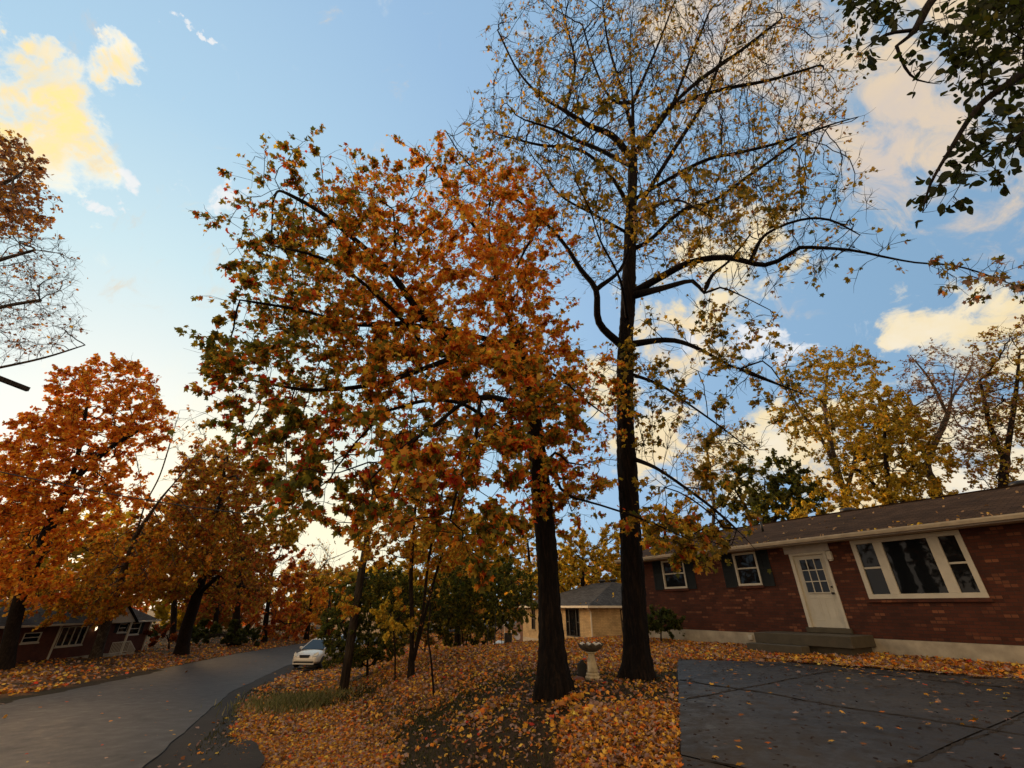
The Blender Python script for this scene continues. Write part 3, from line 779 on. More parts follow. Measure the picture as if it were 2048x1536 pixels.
def reg2(P):
    px, py, t = pix(P)
    w = .22+1.0*np.exp(-((px-1380)/200)**2-((py-430)/150)**2)*smooth(15, 10, t)+1.0*smooth(14, 9.8, t)*np.exp(-((px-1180)/150)**2-((py-280)/130)**2)
    w += 1.6*np.exp(-((px-1390)/150)**2-((py-1040)/130)**2)+.9*np.exp(-((px-1400)/180)**2-((py-760)/110)**2)+.45*smooth(1450,1900,px)*smooth(11.8,10.4,t)
    w *= np.clip(.35+1.7*nz(P, 1.0, 21)+.5*nz(P, 2.2, 25), .04, 2)
    return w
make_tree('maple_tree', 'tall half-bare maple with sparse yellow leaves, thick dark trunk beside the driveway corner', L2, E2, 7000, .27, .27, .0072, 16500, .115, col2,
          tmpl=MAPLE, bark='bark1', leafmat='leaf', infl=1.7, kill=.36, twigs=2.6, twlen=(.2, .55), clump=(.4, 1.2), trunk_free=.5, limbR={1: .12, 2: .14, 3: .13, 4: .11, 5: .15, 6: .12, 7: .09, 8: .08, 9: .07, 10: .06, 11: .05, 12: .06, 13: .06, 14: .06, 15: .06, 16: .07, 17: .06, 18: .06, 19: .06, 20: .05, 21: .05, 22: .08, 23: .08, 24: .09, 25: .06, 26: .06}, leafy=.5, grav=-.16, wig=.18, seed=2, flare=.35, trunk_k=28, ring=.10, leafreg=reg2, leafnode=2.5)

# overhanging tree at the right, trunk beyond the frame
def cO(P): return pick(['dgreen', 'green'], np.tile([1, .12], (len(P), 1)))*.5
B = np.array([8.6, 2.2, float(gz(8.6, 2.2))])
def Wi(p):                                   # world point -> trace triple
    a = pix(np.array([p]));  return (float(a[0][0]), float(a[1][0]), float(a[2][0]))
up = [Wi(B+np.array([0, 0, h])) for h in (0.0,)]
LO = [[Wi(B), Wi(B+[.1,.1,2.5]), Wi(B+[0,.2,5]), Wi(B+[-.1,.4,7.5]), Wi(B+[.1,.5,10])],
      [Wi(B+[0,.2,5.2]), Wi(np.array([7.4,2.7,7.0])), (2130,60,5.2),(2040,150,4.9),(1960,210,4.7),(1900,300,4.6),(1860,370,4.6),(1845,425,4.55)],
      [Wi(B+[0,.3,6.4]), (2160,-120,6),(2000,-60,5.8),(1880,-15,5.6),(1830,60,5.5),(1793,92,5.4)],
      [Wi(B+[0,.2,5.6]), (2180,120,5.2),(2080,240,4.7),(1990,300,4.5),(1930,340,4.5)],
      [(1793,92,5.4),(1810,135,5.3),(1835,160,5.25),(1880,168,5.2)],
      [(1830,60,5.5),(1770,70,5.4),(1720,105,5.4)]]
EO = [(1990,90,110,110,4.4,6.2,1.3),(2010,260,90,90,4.2,5.4,1.4),(1945,320,70,50,4.3,5.0,3.0),(1895,375,45,38,4.35,4.9,4.5),(1855,415,25,22,4.4,4.8,5),(1800,20,80,45,5,6,1.2),(1740,110,40,25,5.1,5.7,1.2),(2100,60,130,150,4.6,6.4,.6),(1660,-20,60,40,5.6,6.2,.5)]
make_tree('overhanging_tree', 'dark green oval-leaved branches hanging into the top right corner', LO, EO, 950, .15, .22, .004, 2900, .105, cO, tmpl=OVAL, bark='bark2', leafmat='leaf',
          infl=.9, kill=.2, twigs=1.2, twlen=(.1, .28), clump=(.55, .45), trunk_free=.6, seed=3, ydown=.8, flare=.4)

# ------------------------------------------------------------------ trees further back
def mixcol(**kw):
    names = list(kw); w = np.array([kw[k] for k in names], float)
    def f(P):
        c = np.stack([nz(P, .45, 31+i) for i in range(len(names))], 1)
        return pick(names, np.clip(w*(1+.9*c), .01, 9))
    return f
def ground_t(px, t):                          # photo row where ground lies at this column and distance
    lo, hi = 1215., 1536.
    for _ in range(40):
        mid = (lo+hi)/2; p = W(px, mid, t)
        if p[2] > float(gz(p[0], p[1])): lo = mid
        else: hi = mid
    return hi
def bg(name, label, px, t, trunk, ells, cols, nleaf=6000, lsize=.36, natt=420, R=.22, twigs=3, extra=(), seed=1, step=None, bark='bark2', tmpl=STAR, **kw):
    b = (px, ground_t(px, t), t)
    kw.setdefault('leafy', .6)
    nleaf = int(nleaf*(2.7 if kw.get('cat') == 'shrub' else 1.75)); lsize *= .62; natt = int(natt*1.25)
    step = step or t*.018
    kw.setdefault('clump', (.5, t*.075)); kw.setdefault('twlen', (t*.012, t*.03)); kw.setdefault('trunk_free', .3)
    return make_tree(name, label, [[b]+list(trunk)]+[list(e) for e in extra], ells, natt, step, R, max(.0045, t*.0004), nleaf, lsize, cols, tmpl=tmpl, bark=bark, twigs=twigs, seed=seed, wig=.4, **kw)

G = 'autumn trees across the road'
bg('maple_tree', 'large bright orange maple at the left with dark leaning trunk', 8, 25, [(40,1200,25.5),(88,1080,26),(140,965,26.5),(160,890,27),(175,800,27.5),(180,730,28)],
   [(215,820,140,110,23,30,1.2),(120,920,150,110,22,29,1),(50,1040,130,110,22,29,1),(190,1000,120,80,23,29,.6),(40,1160,90,60,22,28,.6)], mixcol(deeporange=1.6, orange=1.0, rust=.5, ochre=.3), 15000, .30, 900, .36, 2.4,
   [[(112,1020,26.3),(70,1000,26),(65,930,26)],[(140,965,26.5),(215,900,26.5),(280,860,26.5)]], seed=11, group=G, step=.4)
bg('maple_tree', 'tall maple with bare grey upper limbs and ochre low leaves before the far brick house', 190, 33, [(215,1240,33),(245,1150,33),(272,1070,33),(290,1010,33),(320,950,33),(345,870,33.5),(360,820,34)],
   [(260,1130,100,80,29,36,1.2),(170,1190,90,60,27,35,1.2),(90,1195,110,45,26,31,1.0),(330,1120,70,90,30,36,1.3),(400,1090,60,70,31,36,.8),(380,900,70,80,31,37,.16),(330,860,60,60,31,36,.16)], mixcol(ochre=1.4, deeporange=.8, olive=.5, brown=.4), 13000, .30, 700, .34, 2.4,
   [[(272,1070,33),(320,1000,33),(370,940,33.5),(410,880,34)],[(285,1020,33),(280,960,33),(270,900,33)]], seed=12, group=G, bark='bark3', leafreg=lambda P: .04+smooth(985, 1060, pix(P)[1]), step=.5)
bg('maple_tree', 'brown and olive maple with thick dark trunk right of the far brick house', 362, 37, [(372,1260,37),(388,1210,37),(410,1140,37),(430,1060,37),(445,980,37.5),(450,920,38)],
   [(435,980,95,100,32,42,1),(375,1050,50,60,33,40,.8),(430,1110,110,80,32,42,1),(350,1170,80,50,33,40,.7),(480,1170,80,50,33,41,.8)], mixcol(brown=1.1, ochre=.8, rust=.6, olive=.6), 13000, .34, 700, .48, 2.2,
   [[(395,1190,37),(440,1150,36),(490,1120,36)]], seed=13, group=G, step=.55)
bg('ash_tree', 'olive and yellow topped tree rising behind the brown maple', 470, 47, [(475,1180,47),(480,1080,47.5),(470,980,48),(465,920,48)],
   [(470,935,85,55,43,52,1),(545,960,65,80,43,52,1),(575,1030,55,70,43,52,1),(385,1010,50,60,44,50,.5),(500,1040,110,80,43,52,1)], mixcol(olive=1.2, golden=.5, ochre=.4, brown=.6), 12000, .42, 560, .4, 2, seed=14, group=G)
bg('maple_tree', 'rust red tree behind the far curve of the road', 528, 52, [(532,1240,52),(540,1180,52),(545,1130,52)],
   [(535,1180,75,100,47,56,1.2),(560,1250,60,35,48,56,1),(570,1130,50,90,47,56,.8)], mixcol(rust=1.5, brown=.8, deeporange=.5), 7000, .42, 420, .32, 2, seed=15, group=G)
bg('elm_tree', 'slender thinning tree with bare fan-shaped top above the parked car', 612, 56, [(615,1260,56),(622,1210,56),(626,1165,56)],
   [(620,1200,42,80,53,60,1),(640,1130,32,50,53,59,.6),(664,1150,30,60,53,59,.4)], mixcol(olive=1, ochre=.6, brown=.8), 4200, .34, 480, .3, 3, seed=16, group=G, leafreg=lambda P: .05+smooth(1105, 1160, pix(P)[1])*smooth(668,640,pix(P)[0]))
bg('maple_tree', 'amber young maple at the bend behind the hedge', 648, 46, [(652,1250,46),(660,1200,46)], [(660,1215,45,45,42,49,1)], mixcol(deeporange=1, ochre=1, rust=.4), 3000, .34, 200, .16, 2, seed=17, group=G)
bg('maple_tree', 'dark rust tree filling the gap left of the road bend', 430, 66, [(432,1240,66),(436,1180,66),(440,1120,66)], [(440,1170,90,80,60,72,1)], mixcol(brown=1, rust=.8, olive=.5), 6000, .55, 380, .35, 2, seed=18, group=G)
bg('maple_tree', 'amber crowned tree farthest left behind the far brick house roof', 60, 58, [(66,1150,58),(75,1050,58)], [(80,1100,130,110,52,64,1),(220,1140,100,70,52,64,1)], mixcol(ochre=1, brown=1, deeporange=.6), 9000, .5, 500, .35, 2, seed=19, group=G)

bg('maple_tree', 'copper maple standing in the gap behind the bare-topped tree', 345, 52, [(348,1220,52),(350,1120,52),(352,1050,52)], [(345,1080,65,95,46,57,1),(300,1080,60,85,46,57,1),(410,1060,50,80,46,57,.8)], mixcol(brown=1, rust=.7, ochre=.8), 9000, .42, 420, .34, 2, seed=21, group=G)

# left edge, trunk out of frame
bg('oak_tree', 'half-bare tree reaching in from the left edge, brown leaves high up', -330, 17, [(-330,1200,17),(-310,1000,18),(-280,800,19),(-260,600,20),(-240,400,21.5)],
   [(20,345,70,90,16,20,1.6),(30,430,70,60,16,20,1.6),(50,540,120,90,17,22,1),(60,640,120,80,18,23,1),(-150,450,130,200,17,23,.5)], mixcol(brown=1, purplebrown=.8, ochre=.3), 6500, .19, 2100, .30, 4.0,
   [[(-280,800,19),(-130,760,19.5),(0,735,20),(90,715,20.5),(170,690,21)],[(-270,700,19.5),(-120,650,19.5),(0,615,19.5),(80,600,19.7)],[(-262,620,20),(-120,560,19.5),(0,520,19.3),(70,500,19.3)],[(-250,480,21),(-120,420,19.5),(-20,380,18.5),(40,350,18.3)]],
   seed=20, step=.32, bark='bark3', leafreg=lambda P: 0.07+1.5*smooth(490, 420, pix(P)[1]), group=None)

G = 'trees behind the brick houses'
bg('maple_tree', 'round dark green tree behind the left end of the red brick house', 1520, 31, [(1522,1100,31.5),(1528,1020,32),(1530,960,32.5)],
   [(1530,985,85,70,28,35,1.2),(1590,990,60,55,28,35,.9),(1480,990,45,45,29,34,.6)], mixcol(dgreen=1.3, green=.8, olive=.15), 8500, .30, 460, .24, 2, [[(1522,1090,31.5),(1560,1020,31.5),(1590,960,32)],[(1522,1090,31.5),(1495,1020,31.5),(1470,980,32)]], seed=31, group=G)
bg('oak_tree', 'tall golden tree rising highest behind the red brick roof', 1690, 28, [(1688,1050,29),(1690,990,29.5),(1665,900,30),(1650,820,31),(1655,740,32)],
   [(1685,750,95,65,28,35,1.1),(1640,840,80,90,27,33,.8),(1720,870,90,90,26,33,.9),(1580,800,60,90,27,33,.22)], mixcol(golden=1.0, olive=1.5, ochre=.3), 8000, .24, 900, .27, 2.4, [[(1690,990,29.5),(1650,890,30),(1600,820,30.5),(1560,740,31)],[(1688,1000,29.5),(1710,920,29.5),(1730,830,30)]], seed=32, group=G, bark='bark3')
bg('oak_tree', 'ochre and gold spreading tree over the middle of the red brick roof', 1790, 26, [(1785,1030,27),(1775,960,27.5),(1770,880,28),(1765,800,29)],
   [(1780,870,90,95,24,31,1),(1840,930,90,60,23,29,.8),(1700,960,100,45,23,28,.8)], mixcol(golden=1.0, ochre=.5, olive=1.3), 7000, .24, 700, .24, 2.4, [[(1780,1000,27),(1820,940,27),(1860,890,27)],[(1783,1010,27),(1730,950,27),(1690,930,27)]], seed=33, group=G)
bg('ash_tree', 'nearly bare tree with tan seed tips behind the right part of the roof', 1905, 27, [(1880,1000,28),(1855,930,28.5),(1895,830,29.5),(1905,770,30),(1915,710,31)],
   [(1890,770,110,80,26,32,1),(1850,840,90,70,25,31,.9),(1950,850,80,90,25,31,.7)], mixcol(tan=1, purplebrown=1, brown=.6), 3800, .16, 900, .26, 3, [[(1895,830,29.5),(1860,760,30),(1820,710,30.5)],[(1900,800,29.7),(1940,740,30.2),(1945,690,31)],[(1860,940,28.4),(1840,890,28.5),(1800,840,28.5)]], seed=34, group=G, bark='bark3')
bg('oak_tree', 'brown-leaved tree at the right edge above the roof', 2010, 24, [(2005,1000,25),(2015,900,26),(2030,800,27),(2040,700,28)],
   [(2010,800,70,110,23,29,1),(1990,920,80,70,22,28,.9),(2080,750,60,150,23,29,.8),(1990,700,50,60,24,29,.5)], mixcol(brown=.8, purplebrown=.4, olive=1.0, golden=.5), 5200, .19, 900, .26, 2.6, [[(2012,930,25.8),(1980,850,26),(1960,760,26.5)]], seed=35, group=G)
bg('shrub_tree', 'low yellow-green tree showing just over the roof ridge', 1745, 24, [(1742,1060,24.3),(1740,1020,24.6)], [(1740,1010,110,30,22,26,1),(1850,1000,70,22,22,26,1),(1590,1020,40,30,23,26,.8)], mixcol(yellow=.7, golden=1, olive=.8), 4200, .2, 300, .12, 2, seed=36, group=G)
bg('ash_tree', 'thin leafless sapling-like tree between the bird bath maple and the green tree', 1425, 34, [(1425,1080,34),(1428,1010,34.5),(1420,940,35),(1410,880,35.5)], [(1420,930,70,80,31,38,1),(1470,900,60,60,31,37,.5)], mixcol(tan=1, olive=.8, golden=.5), 1500, .22, 420, .15, 3, seed=37, group=G, bark='bark3')
bg('maple_tree', 'yellow-green broad tree behind the tan brick house', 1165, 48, [(1165,1180,48),(1166,1130,48)], [(1165,1125,85,65,43,53,1.1),(1110,1150,60,50,43,52,.8),(1235,1110,60,60,43,52,.7)], mixcol(olive=1, golden=.9, yellow=.5, ochre=.4), 9500, .38, 480, .3, 2, seed=38, group=G)
bg('maple_tree', 'dull gold tree behind both houses at the right of the thick trunk', 1330, 44, [(1330,1100,44),(1330,1050,44)], [(1330,1070,80,60,40,49,1)], mixcol(golden=1, olive=.8, ochre=.6), 5000, .36, 360, .3, 2, seed=39, group=G)
bg('oak_tree', 'faint thin-leaved tree far behind between the two front trunks', 1060, 60, [(1060,1150,60),(1055,1080,61)], [(1050,1090,70,70,55,66,1),(1000,1120,60,60,55,66,1)], mixcol(olive=1, ochre=.8, golden=.6), 4000, .45, 400, .3, 2.5, seed=40, group=G)

G = 'trees and bushes on the bank'
bg('maple_tree', 'three-stemmed slim maple with amber crown behind the utility pole', 822, 14.3, [(824,1250,14.6),(822,1150,15),(828,1050,15.6),(836,960,16.2),(840,900,16.8)],
   [(820,1040,110,90,13,19,1),(880,1080,90,80,13.5,19,1),(760,1090,70,70,13.5,18,.8),(850,950,100,80,15,20,.9),(700,1200,40,40,15,18,.3)], mixcol(deeporange=1, ochre=1, yellow=.8, olive=.6), 9000, .17, 1000, .11, 2,
   [[(826,1320,14.35),(846,1220,14.8),(856,1130,15.2),(872,1040,15.8),(890,960,16.3)],[(828,1320,14.4),(850,1230,15),(880,1120,15.6),(905,1050,16)]], seed=51, group=G, step=.28)
bg('maple_tree', 'yellow-leaved tree behind the multi-stemmed dark bush', 915, 27, [(915,1230,27.3),(915,1150,28),(915,1080,28.5)], [(920,1110,85,80,24,31,1),(985,1090,60,70,25,31,.8),(860,1130,60,60,24,30,.8)], mixcol(yellow=.7, ochre=1, golden=.8, olive=.5), 9000, .28, 520, .2, 2, seed=52, group=G)
bg('shrub', 'large dark green bush standing just behind the utility pole', 735, 19, [(735,1320,19),(738,1260,19)], [(725,1240,85,80,17.3,21.5,1.2),(770,1200,70,70,17,21.5,1),(690,1270,60,60,17.3,20,1),(775,1290,60,45,16.8,20,.8),(705,1325,60,28,17.2,19.5,.6)], mixcol(dgreen=1.2, green=.9, olive=.25), 14000, .13, 900, .06, 2,
   [[(728,1330,18.9),(700,1280,18.6)],[(742,1330,19),(780,1270,19)],[(745,1330,19),(790,1310,18.5)]], seed=53, group=G, cat='shrub', step=.24, flare=.1)
bg('shrub', 'big multi-stemmed dark green bush with bare lower canes in front of the tan house', 930, 21.5, [(935,1270,21.5),(945,1180,21.7),(950,1120,22)], [(960,1190,100,70,18.5,25,1.1),(1020,1190,50,65,19,24,1),(890,1210,60,60,19,24,1),(960,1250,90,35,19,24,.5)], mixcol(dgreen=1.3, green=1, olive=.4), 13000, .16, 800, .06, 2,
   [[(925,1310,21.4),(905,1230,21.3),(890,1150,21.5),(880,1090,22)],[(928,1310,21.4),(920,1220,21.3),(915,1130,21.6)],[(935,1310,21.5),(970,1240,21.5),(1000,1160,21.8)],[(940,1310,21.6),(985,1270,21.6),(1040,1210,21.8)],[(915,1312,21.4),(890,1280,21.3),(868,1200,21.4)]], seed=54, group=G, cat='shrub', step=.3, flare=.1)
bg('shrub', 'pale yellow-green leafed bush sprig beside the three-stemmed maple', 790, 14.8, [(790,1300,14.8),(785,1240,14.8)], [(782,1235,38,40,13.6,15.8,1)], mixcol(yellow=1, golden=.6, olive=.5), 420, .14, 120, .03, 1.5, seed=55, group=G, cat='shrub', flare=.1)
bg('sapling', 'thin crooked bare sapling standing alone on the leafy bank', 868, 11.0, [(862,1320,11.1),(856,1270,11.2),(860,1220,11.4),(858,1180,11.5)], [(862,1190,14,25,11,11.8,1)], mixcol(brown=1), 14, .1, 24, .028, 1, [[(862,1335,11.05),(872,1315,11.1),(874,1300,11.1)],[(857,1280,11.2),(848,1255,11.2),(846,1240,11.2)]], seed=56, cat='sapling', step=.12, flare=.3)
bg('shrub', 'leafy dark green shrub against the left corner of the red brick house', 1322, 16.6, [(1322,1275,16.6),(1322,1255,16.6)], [(1318,1255,40,30,15.7,17.2,1),(1345,1262,16,16,16,17,.5)], mixcol(dgreen=1), 2600, .12, 160, .03, 1.6, seed=57, cat='shrub', step=.15, flare=.1)
bg('shrub', 'dark brushy thicket behind the three-stemmed maple', 850, 33, [(850,1285,33)], [(845,1272,60,28,30,36,1),(800,1260,40,35,29,36,.8),(905,1280,40,20,30,35,.7)], mixcol(dgreen=1, brown=.9, olive=.4), 3600, .26, 200, .06, 1.5, seed=65, cat='shrub', group=G, flare=.1)
G = 'hedges and bushes across the road'
bg('shrub', 'low rust and olive bush where the road bends out of sight', 570, 60, [(570,1280,60)], [(575,1272,50,24,56,64,1),(640,1275,30,20,56,64,.6)], mixcol(rust=1, brown=1, olive=.5), 3500, .4, 160, .08, 1.5, seed=64, cat='shrub', group=G, flare=.1)
bg('shrub', 'broad near-black evergreen bush left of the road bend', 455, 46, [(455,1290,46)], [(455,1275,75,28,42,50,1.2),(410,1270,40,24,42,50,1)], lambda P: mixcol(dgreen=1)(P)*.6, 6000, .34, 260, .1, 1.5, seed=61, cat='shrub', group=G, flare=.1)
bg('shrub', 'dark red bush beside the far brick house', 338, 42, [(338,1285,42)], [(335,1275,32,26,39,44,1)], lambda P: mixcol(rust=1, brown=.3)(P)*.55, 2600, .24, 140, .06, 1.5, seed=62, cat='shrub', group=G, flare=.1)
bg('shrub', 'dull green bush at the corner of the far brick house', 305, 44, [(305,1290,44)], [(308,1270,22,30,42,46,1)], mixcol(dgreen=1), 1600, .26, 90, .06, 1.5, seed=63, cat='shrub', group=G, flare=.1)

# a line of far woods closing the horizon
rng = np.random.default_rng(77)
far_protos = []
specs = []
for i in range(26):
    az = -58+i*4.7+rng.uniform(-1, 1); dist = rng.uniform(85, 115)
    specs.append((az, dist))
LV = []; lc = []; ll = []; lcol = []; nv = 0
for az, dist in specs:
    x, y = dist*math.sin(math.radians(az)), dist*math.cos(math.radians(az)); h = rng.uniform(8, 13)+(6 if -56 < az < -36 else 0)  # extra height added toward the sun, to keep its light off the road
    n = 700; a = rng.normal(size=(n, 3)); a = unit(a)*rng.uniform(.4, 1, (n, 1))**.5*np.array([5.5, 5.5, h*.5])
    P = a+np.array([x, y, -2+h*.5]); pal = [mixcol(ochre=1, olive=1, brown=.6), mixcol(brown=1, rust=.7, olive=.5), mixcol(golden=1, olive=1)][rng.integers(0, 3)]
    v_, c_, l_, k_ = leaves_geo(CLUMP, P, rng.uniform(.7, 1.5, n), pal(P), up=(.6, 1))
    LV.append(v_); lc.append(c_); ll.append(l_+nv); lcol.append(k_); nv += len(v_)
o = link('distant_woods', npmesh('distant_woods', np.concatenate(LV), np.concatenate(lc), np.concatenate(ll), col=np.concatenate(lcol)), M['leaffar'])
tag(o, 'far-off belt of autumn trees closing the horizon', 'woods', kind='stuff')
# ------------------------------------------------------------------ houses
def wall_holes(mb, x0, x1, z0, z1, holes, y=0.0, dep=.12):
    """wall face at y (towards -y) with openings (xa, xb, za, zb) and their reveals"""
    xs = sorted({x0, x1, *[h[0] for h in holes], *[h[1] for h in holes]}); zs = sorted({z0, z1, *[h[2] for h in holes], *[h[3] for h in holes]})
    for i in range(len(xs)-1):
        for j in range(len(zs)-1):
            cx, cz = (xs[i]+xs[i+1])/2, (zs[j]+zs[j+1])/2
            if any(h[0] < cx < h[1] and h[2] < cz < h[3] for h in holes): continue
            mb.quad((xs[i], y, zs[j]), (xs[i+1], y, zs[j]), (xs[i+1], y, zs[j+1]), (xs[i], y, zs[j+1]))
    for a, b, c, d in holes:
        mb.quad((a, y, c), (a, y+dep, c), (b, y+dep, c), (b, y, c)); mb.quad((a, y, d), (b, y, d), (b, y+dep, d), (a, y+dep, d))
        mb.quad((a, y, c), (a, y, d), (a, y+dep, d), (a, y+dep, c)); mb.quad((b, y, c), (b, y+dep, c), (b, y+dep, d), (b, y, d))

def window(root, x0, x1, z0, z1, y=0.0, fr=.07, bars=(), mull=(), name='window', frame_m='white', sill=True, sillm=None, deep=.04):
    """frame around panes; bars = z of rails per bay, mull = x ranges of posts"""
    f = MB(); ya, yb = y-.025, y+deep+.03
    f.box(x0, x1, ya, yb, z1-fr, z1); f.box(x0, x1, ya, yb, z0, z0+fr)
    f.box(x0, x0+fr, ya, yb, z0+fr, z1-fr); f.box(x1-fr, x1, ya, yb, z0+fr, z1-fr)
    for a, b in mull: f.box(a, b, ya+.003, yb, z0+fr, z1-fr)
    edges = [x0+fr]+[e for ab in mull for e in ab]+[x1-fr]
    for k in range(0, len(edges), 2):
        a, b = edges[k], edges[k+1]; zb_ = bars[k//2] if k//2 < len(bars) else None
        if zb_: f.box(a, b, y+.005, yb-.01, zb_-.025, zb_+.025)
    fo = f.build(name, M[frame_m], root, bevel=.006)
    for k in range(0, len(edges), 2):
        a, b = edges[k], edges[k+1]
        MB().box(a-.005, b+.005, y+deep, y+deep+.012, z0+fr-.005, z1-fr+.005).build('pane', M['glass'], fo)
    if sill: MB().box(x0-.05, x1+.05, y-.06, y+.02, z0-.085, z0-.004).build('sill', M[sillm or frame_m], fo)
    return fo
def shutter(root, x0, x1, z0, z1, y):
    s_ = MB(); s_.box(x0, x0+.05, y-.035, y-.004, z0, z1); s_.box(x1-.05, x1, y-.035, y-.004, z0, z1)
    for a in (z0, (z0+z1)/2-.03, z1-.06): s_.box(x0+.05, x1-.05, y-.033, y-.004, a, a+.06)
    z = z0+.07
    while z < z1-.09:
        s_.quad((x0+.05, y-.030, z), (x1-.05, y-.030, z), (x1-.05, y-.008, z+.045), (x0+.05, y-.008, z+.045)); z += .045
    s_.box(x0+.05, x1-.05, y-.006, y-.003, z0+.06, z1-.06)
    return s_.build('shutter', M['shutter'], root)

# ---- red brick house: local x runs to the viewer's right along the facade, y into the house, z up from the datum
S0 = 7.0
hp = hs(S0, 16.0); rzH = math.atan2(-DV[1], -DV[0])
H = empty('brick_house', (hp[0], hp[1], 0), rzH)
tag(H, 'long red brick ranch house with white door and picture window at the right', 'house')
sx = lambda s: S0-s
XL, XR = sx(15.6), sx(-6)
holes = [(sx(13.73), sx(12.62), 2.26, 3.36), (sx(10.34), sx(9.47), 2.26, 3.36), (sx(6.37), sx(3.88), 1.80, 3.38), (sx(8.30), sx(7.16), .98, 3.16)]
w = MB(); wall_holes(w, XL, XR, .80, 3.46, holes)
w.quad((XL, 9.2, .8), (XL, 0, .8), (XL, 0, 3.46), (XL, 9.2, 3.46)); w.add([(XL, 0, 3.46), (XL, 9.2, 3.46), (XL, 4.6, 4.88)], [(0, 2, 1)])
w.quad((XR, 0, .8), (XR, 9.2, .8), (XR, 9.2, 3.46), (XR, 0, 3.46)); w.quad((XR, 9.2, .8), (XL, 9.2, .8), (XL, 9.2, 3.46), (XR, 9.2, 3.46))
w.build('wall', M['brick'], H)
f = MB(); f.box(XL-.01, XR+.01, -.012, 9.21, -1.2, .798); f.build('foundation', M['found'], H)
# dark rooms behind the glass
r_ = MB(); r_.quad((XL+.1, .5, .8), (XR-.1, .5, .8), (XR-.1, .5, 3.4), (XL+.1, .5, 3.4)); r_.build('interior', M['slate'], H)
ye = -.55; zr_e, zr_r = 3.55, 4.98; sl_ = (zr_r-zr_e)/(4.6-ye)
rf = MB(); ex = .35
for sgn, y0 in ((1, ye), (-1, 9.2-ye)):
    ya, yb = y0, 4.6; 
    rf.add([(XL-ex, ya, zr_e), (XR+ex, ya, zr_e), (XR+ex, yb, zr_r), (XL-ex, yb, zr_r), (XL-ex, ya, zr_e-.03), (XR+ex, ya, zr_e-.03), (XR+ex, yb, zr_r-.03), (XL-ex, yb, zr_r-.03)],
           [(0, 1, 2, 3), (7, 6, 5, 4), (0, 4, 5, 1), (0, 3, 7, 4), (1, 5, 6, 2)])
rf.box(XL-ex, XR+ex, 4.48, 4.72, zr_r-.035, zr_r+.018)
ro = rf.build('roof', M['shingle'], H)
def roof_z(y): return zr_e+(y-ye)*sl_
v_ = MB(); v_.lathe([(.045, 0), (.045, .42)], 10, (sx(10.2), 2.2, roof_z(2.2)-.03)); v_.build('vent_pipe', M['darkmetal'], ro, smooth=True)
for s_ in (8.05, 3.1, 0.5):
    q = MB(); q.lathe([(.13, 0), (.13, .16), (.27, .17), (.30, .22), (.26, .30), (.10, .34)], 18, (sx(s_), 4.98, zr_r-.14)); q.build('roof_vent', M['darkmetal'], ro, smooth=True)
g = MB()
prof = [(ye-.12, zr_e-.02), (ye-.12, zr_e-.06), (ye-.10, zr_e-.13), (ye-.0, zr_e-.13), (ye, zr_e-.03), (ye-.02, zr_e-.03), (ye-.02, zr_e-.10), (ye-.09, zr_e-.10), (ye-.10, zr_e-.02)]
g.prism(prof, 0, XL-ex, XR+ex); g.build('gutter', M['gutter'], H)
g = MB(); g.box(XL-ex, XR+ex, ye+.002, ye+.03, zr_e-.17, zr_e-.032); g.build('fascia', M['soffit'], H)
g = MB(); g.box(XL-ex, XR+ex, ye+.032, -.002, zr_e-.16, zr_e-.13); g.build('soffit', M['soffit'], H)
for a, b in ((13.77, 12.60), (10.36, 9.45)):
    window(H, sx(a), sx(b), 2.26, 3.36, bars=(2.83,), sillm='brick')
    shutter(H, sx(a)-.50, sx(a)-.015, 2.22, 3.38, 0); shutter(H, sx(b)+.015, sx(b)+.44, 2.22, 3.38, 0)
bw = window(H, sx(6.40), sx(3.86), 1.79, 3.38, fr=.12, bars=(2.60, None, 2.60), mull=((sx(5.84), sx(5.62)), (sx(4.58), sx(4.34))), name='picture_window', sillm='brick')
# entrance
d = MB(); X0, X1 = sx(8.20), sx(7.24)
d.box(X0, X1, .05, .095, 1.03, 3.09)
for (a, b, c_, e_) in ((.12, .42, .18, .82), (.54, .84, .18, .82)):       # two raised panels
    d.box(X0+a, X0+b, .043, .05, 1.03+c_, 1.03+c_+.03); d.box(X0+a, X0+b, .043, .05, 1.03+e_-.03, 1.03+e_)
    d.box(X0+a, X0+a+.03, .043, .05, 1.06+c_, 1.0+e_); d.box(X0+b-.03, X0+b, .043, .05, 1.06+c_, 1.0+e_)
    d.box(X0+a+.06, X0+b-.06, .045, .05, 1.10+c_, .96+e_)
do = d.build('door', M['white'], H, bevel=.004)
gl = MB(); gl.box(X0+.16, X1-.16, .036, .048, 2.00, 2.96); gl.build('door_glass', M['glass'], do)
mu = MB(); ga, gb = X0+.14, X1-.14
for x in (ga, ga+(gb-ga)/3, ga+2*(gb-ga)/3, gb): mu.box(x-.014, x+.014, .024, .036, 1.985, 2.975)
for z in (1.985, 2.31, 2.64, 2.975): mu.box(ga-.012, gb+.012, .022, .035, z-.013, z+.013)
mu.build('muntin', M['white'], do)
k = MB(); k.lathe([(.03, 0), (.03, .01), (.012, .02), (.012, .05), (.032, .065), (.034, .08), (.02, .10)], 14); ko = k.build('door_knob', M['darkmetal'], do, smooth=True); ko.location = (X1-.075, .045, 1.98-.02); ko.rotation_euler = (math.pi/2, 0, 0)
k = MB(); k.lathe([(.028, 0), (.028, .02), (.018, .03)], 12); ko = k.build('deadbolt', M['darkmetal'], do, smooth=True); ko.location = (X1-.075, .045, 2.14); ko.rotation_euler = (math.pi/2, 0, 0)
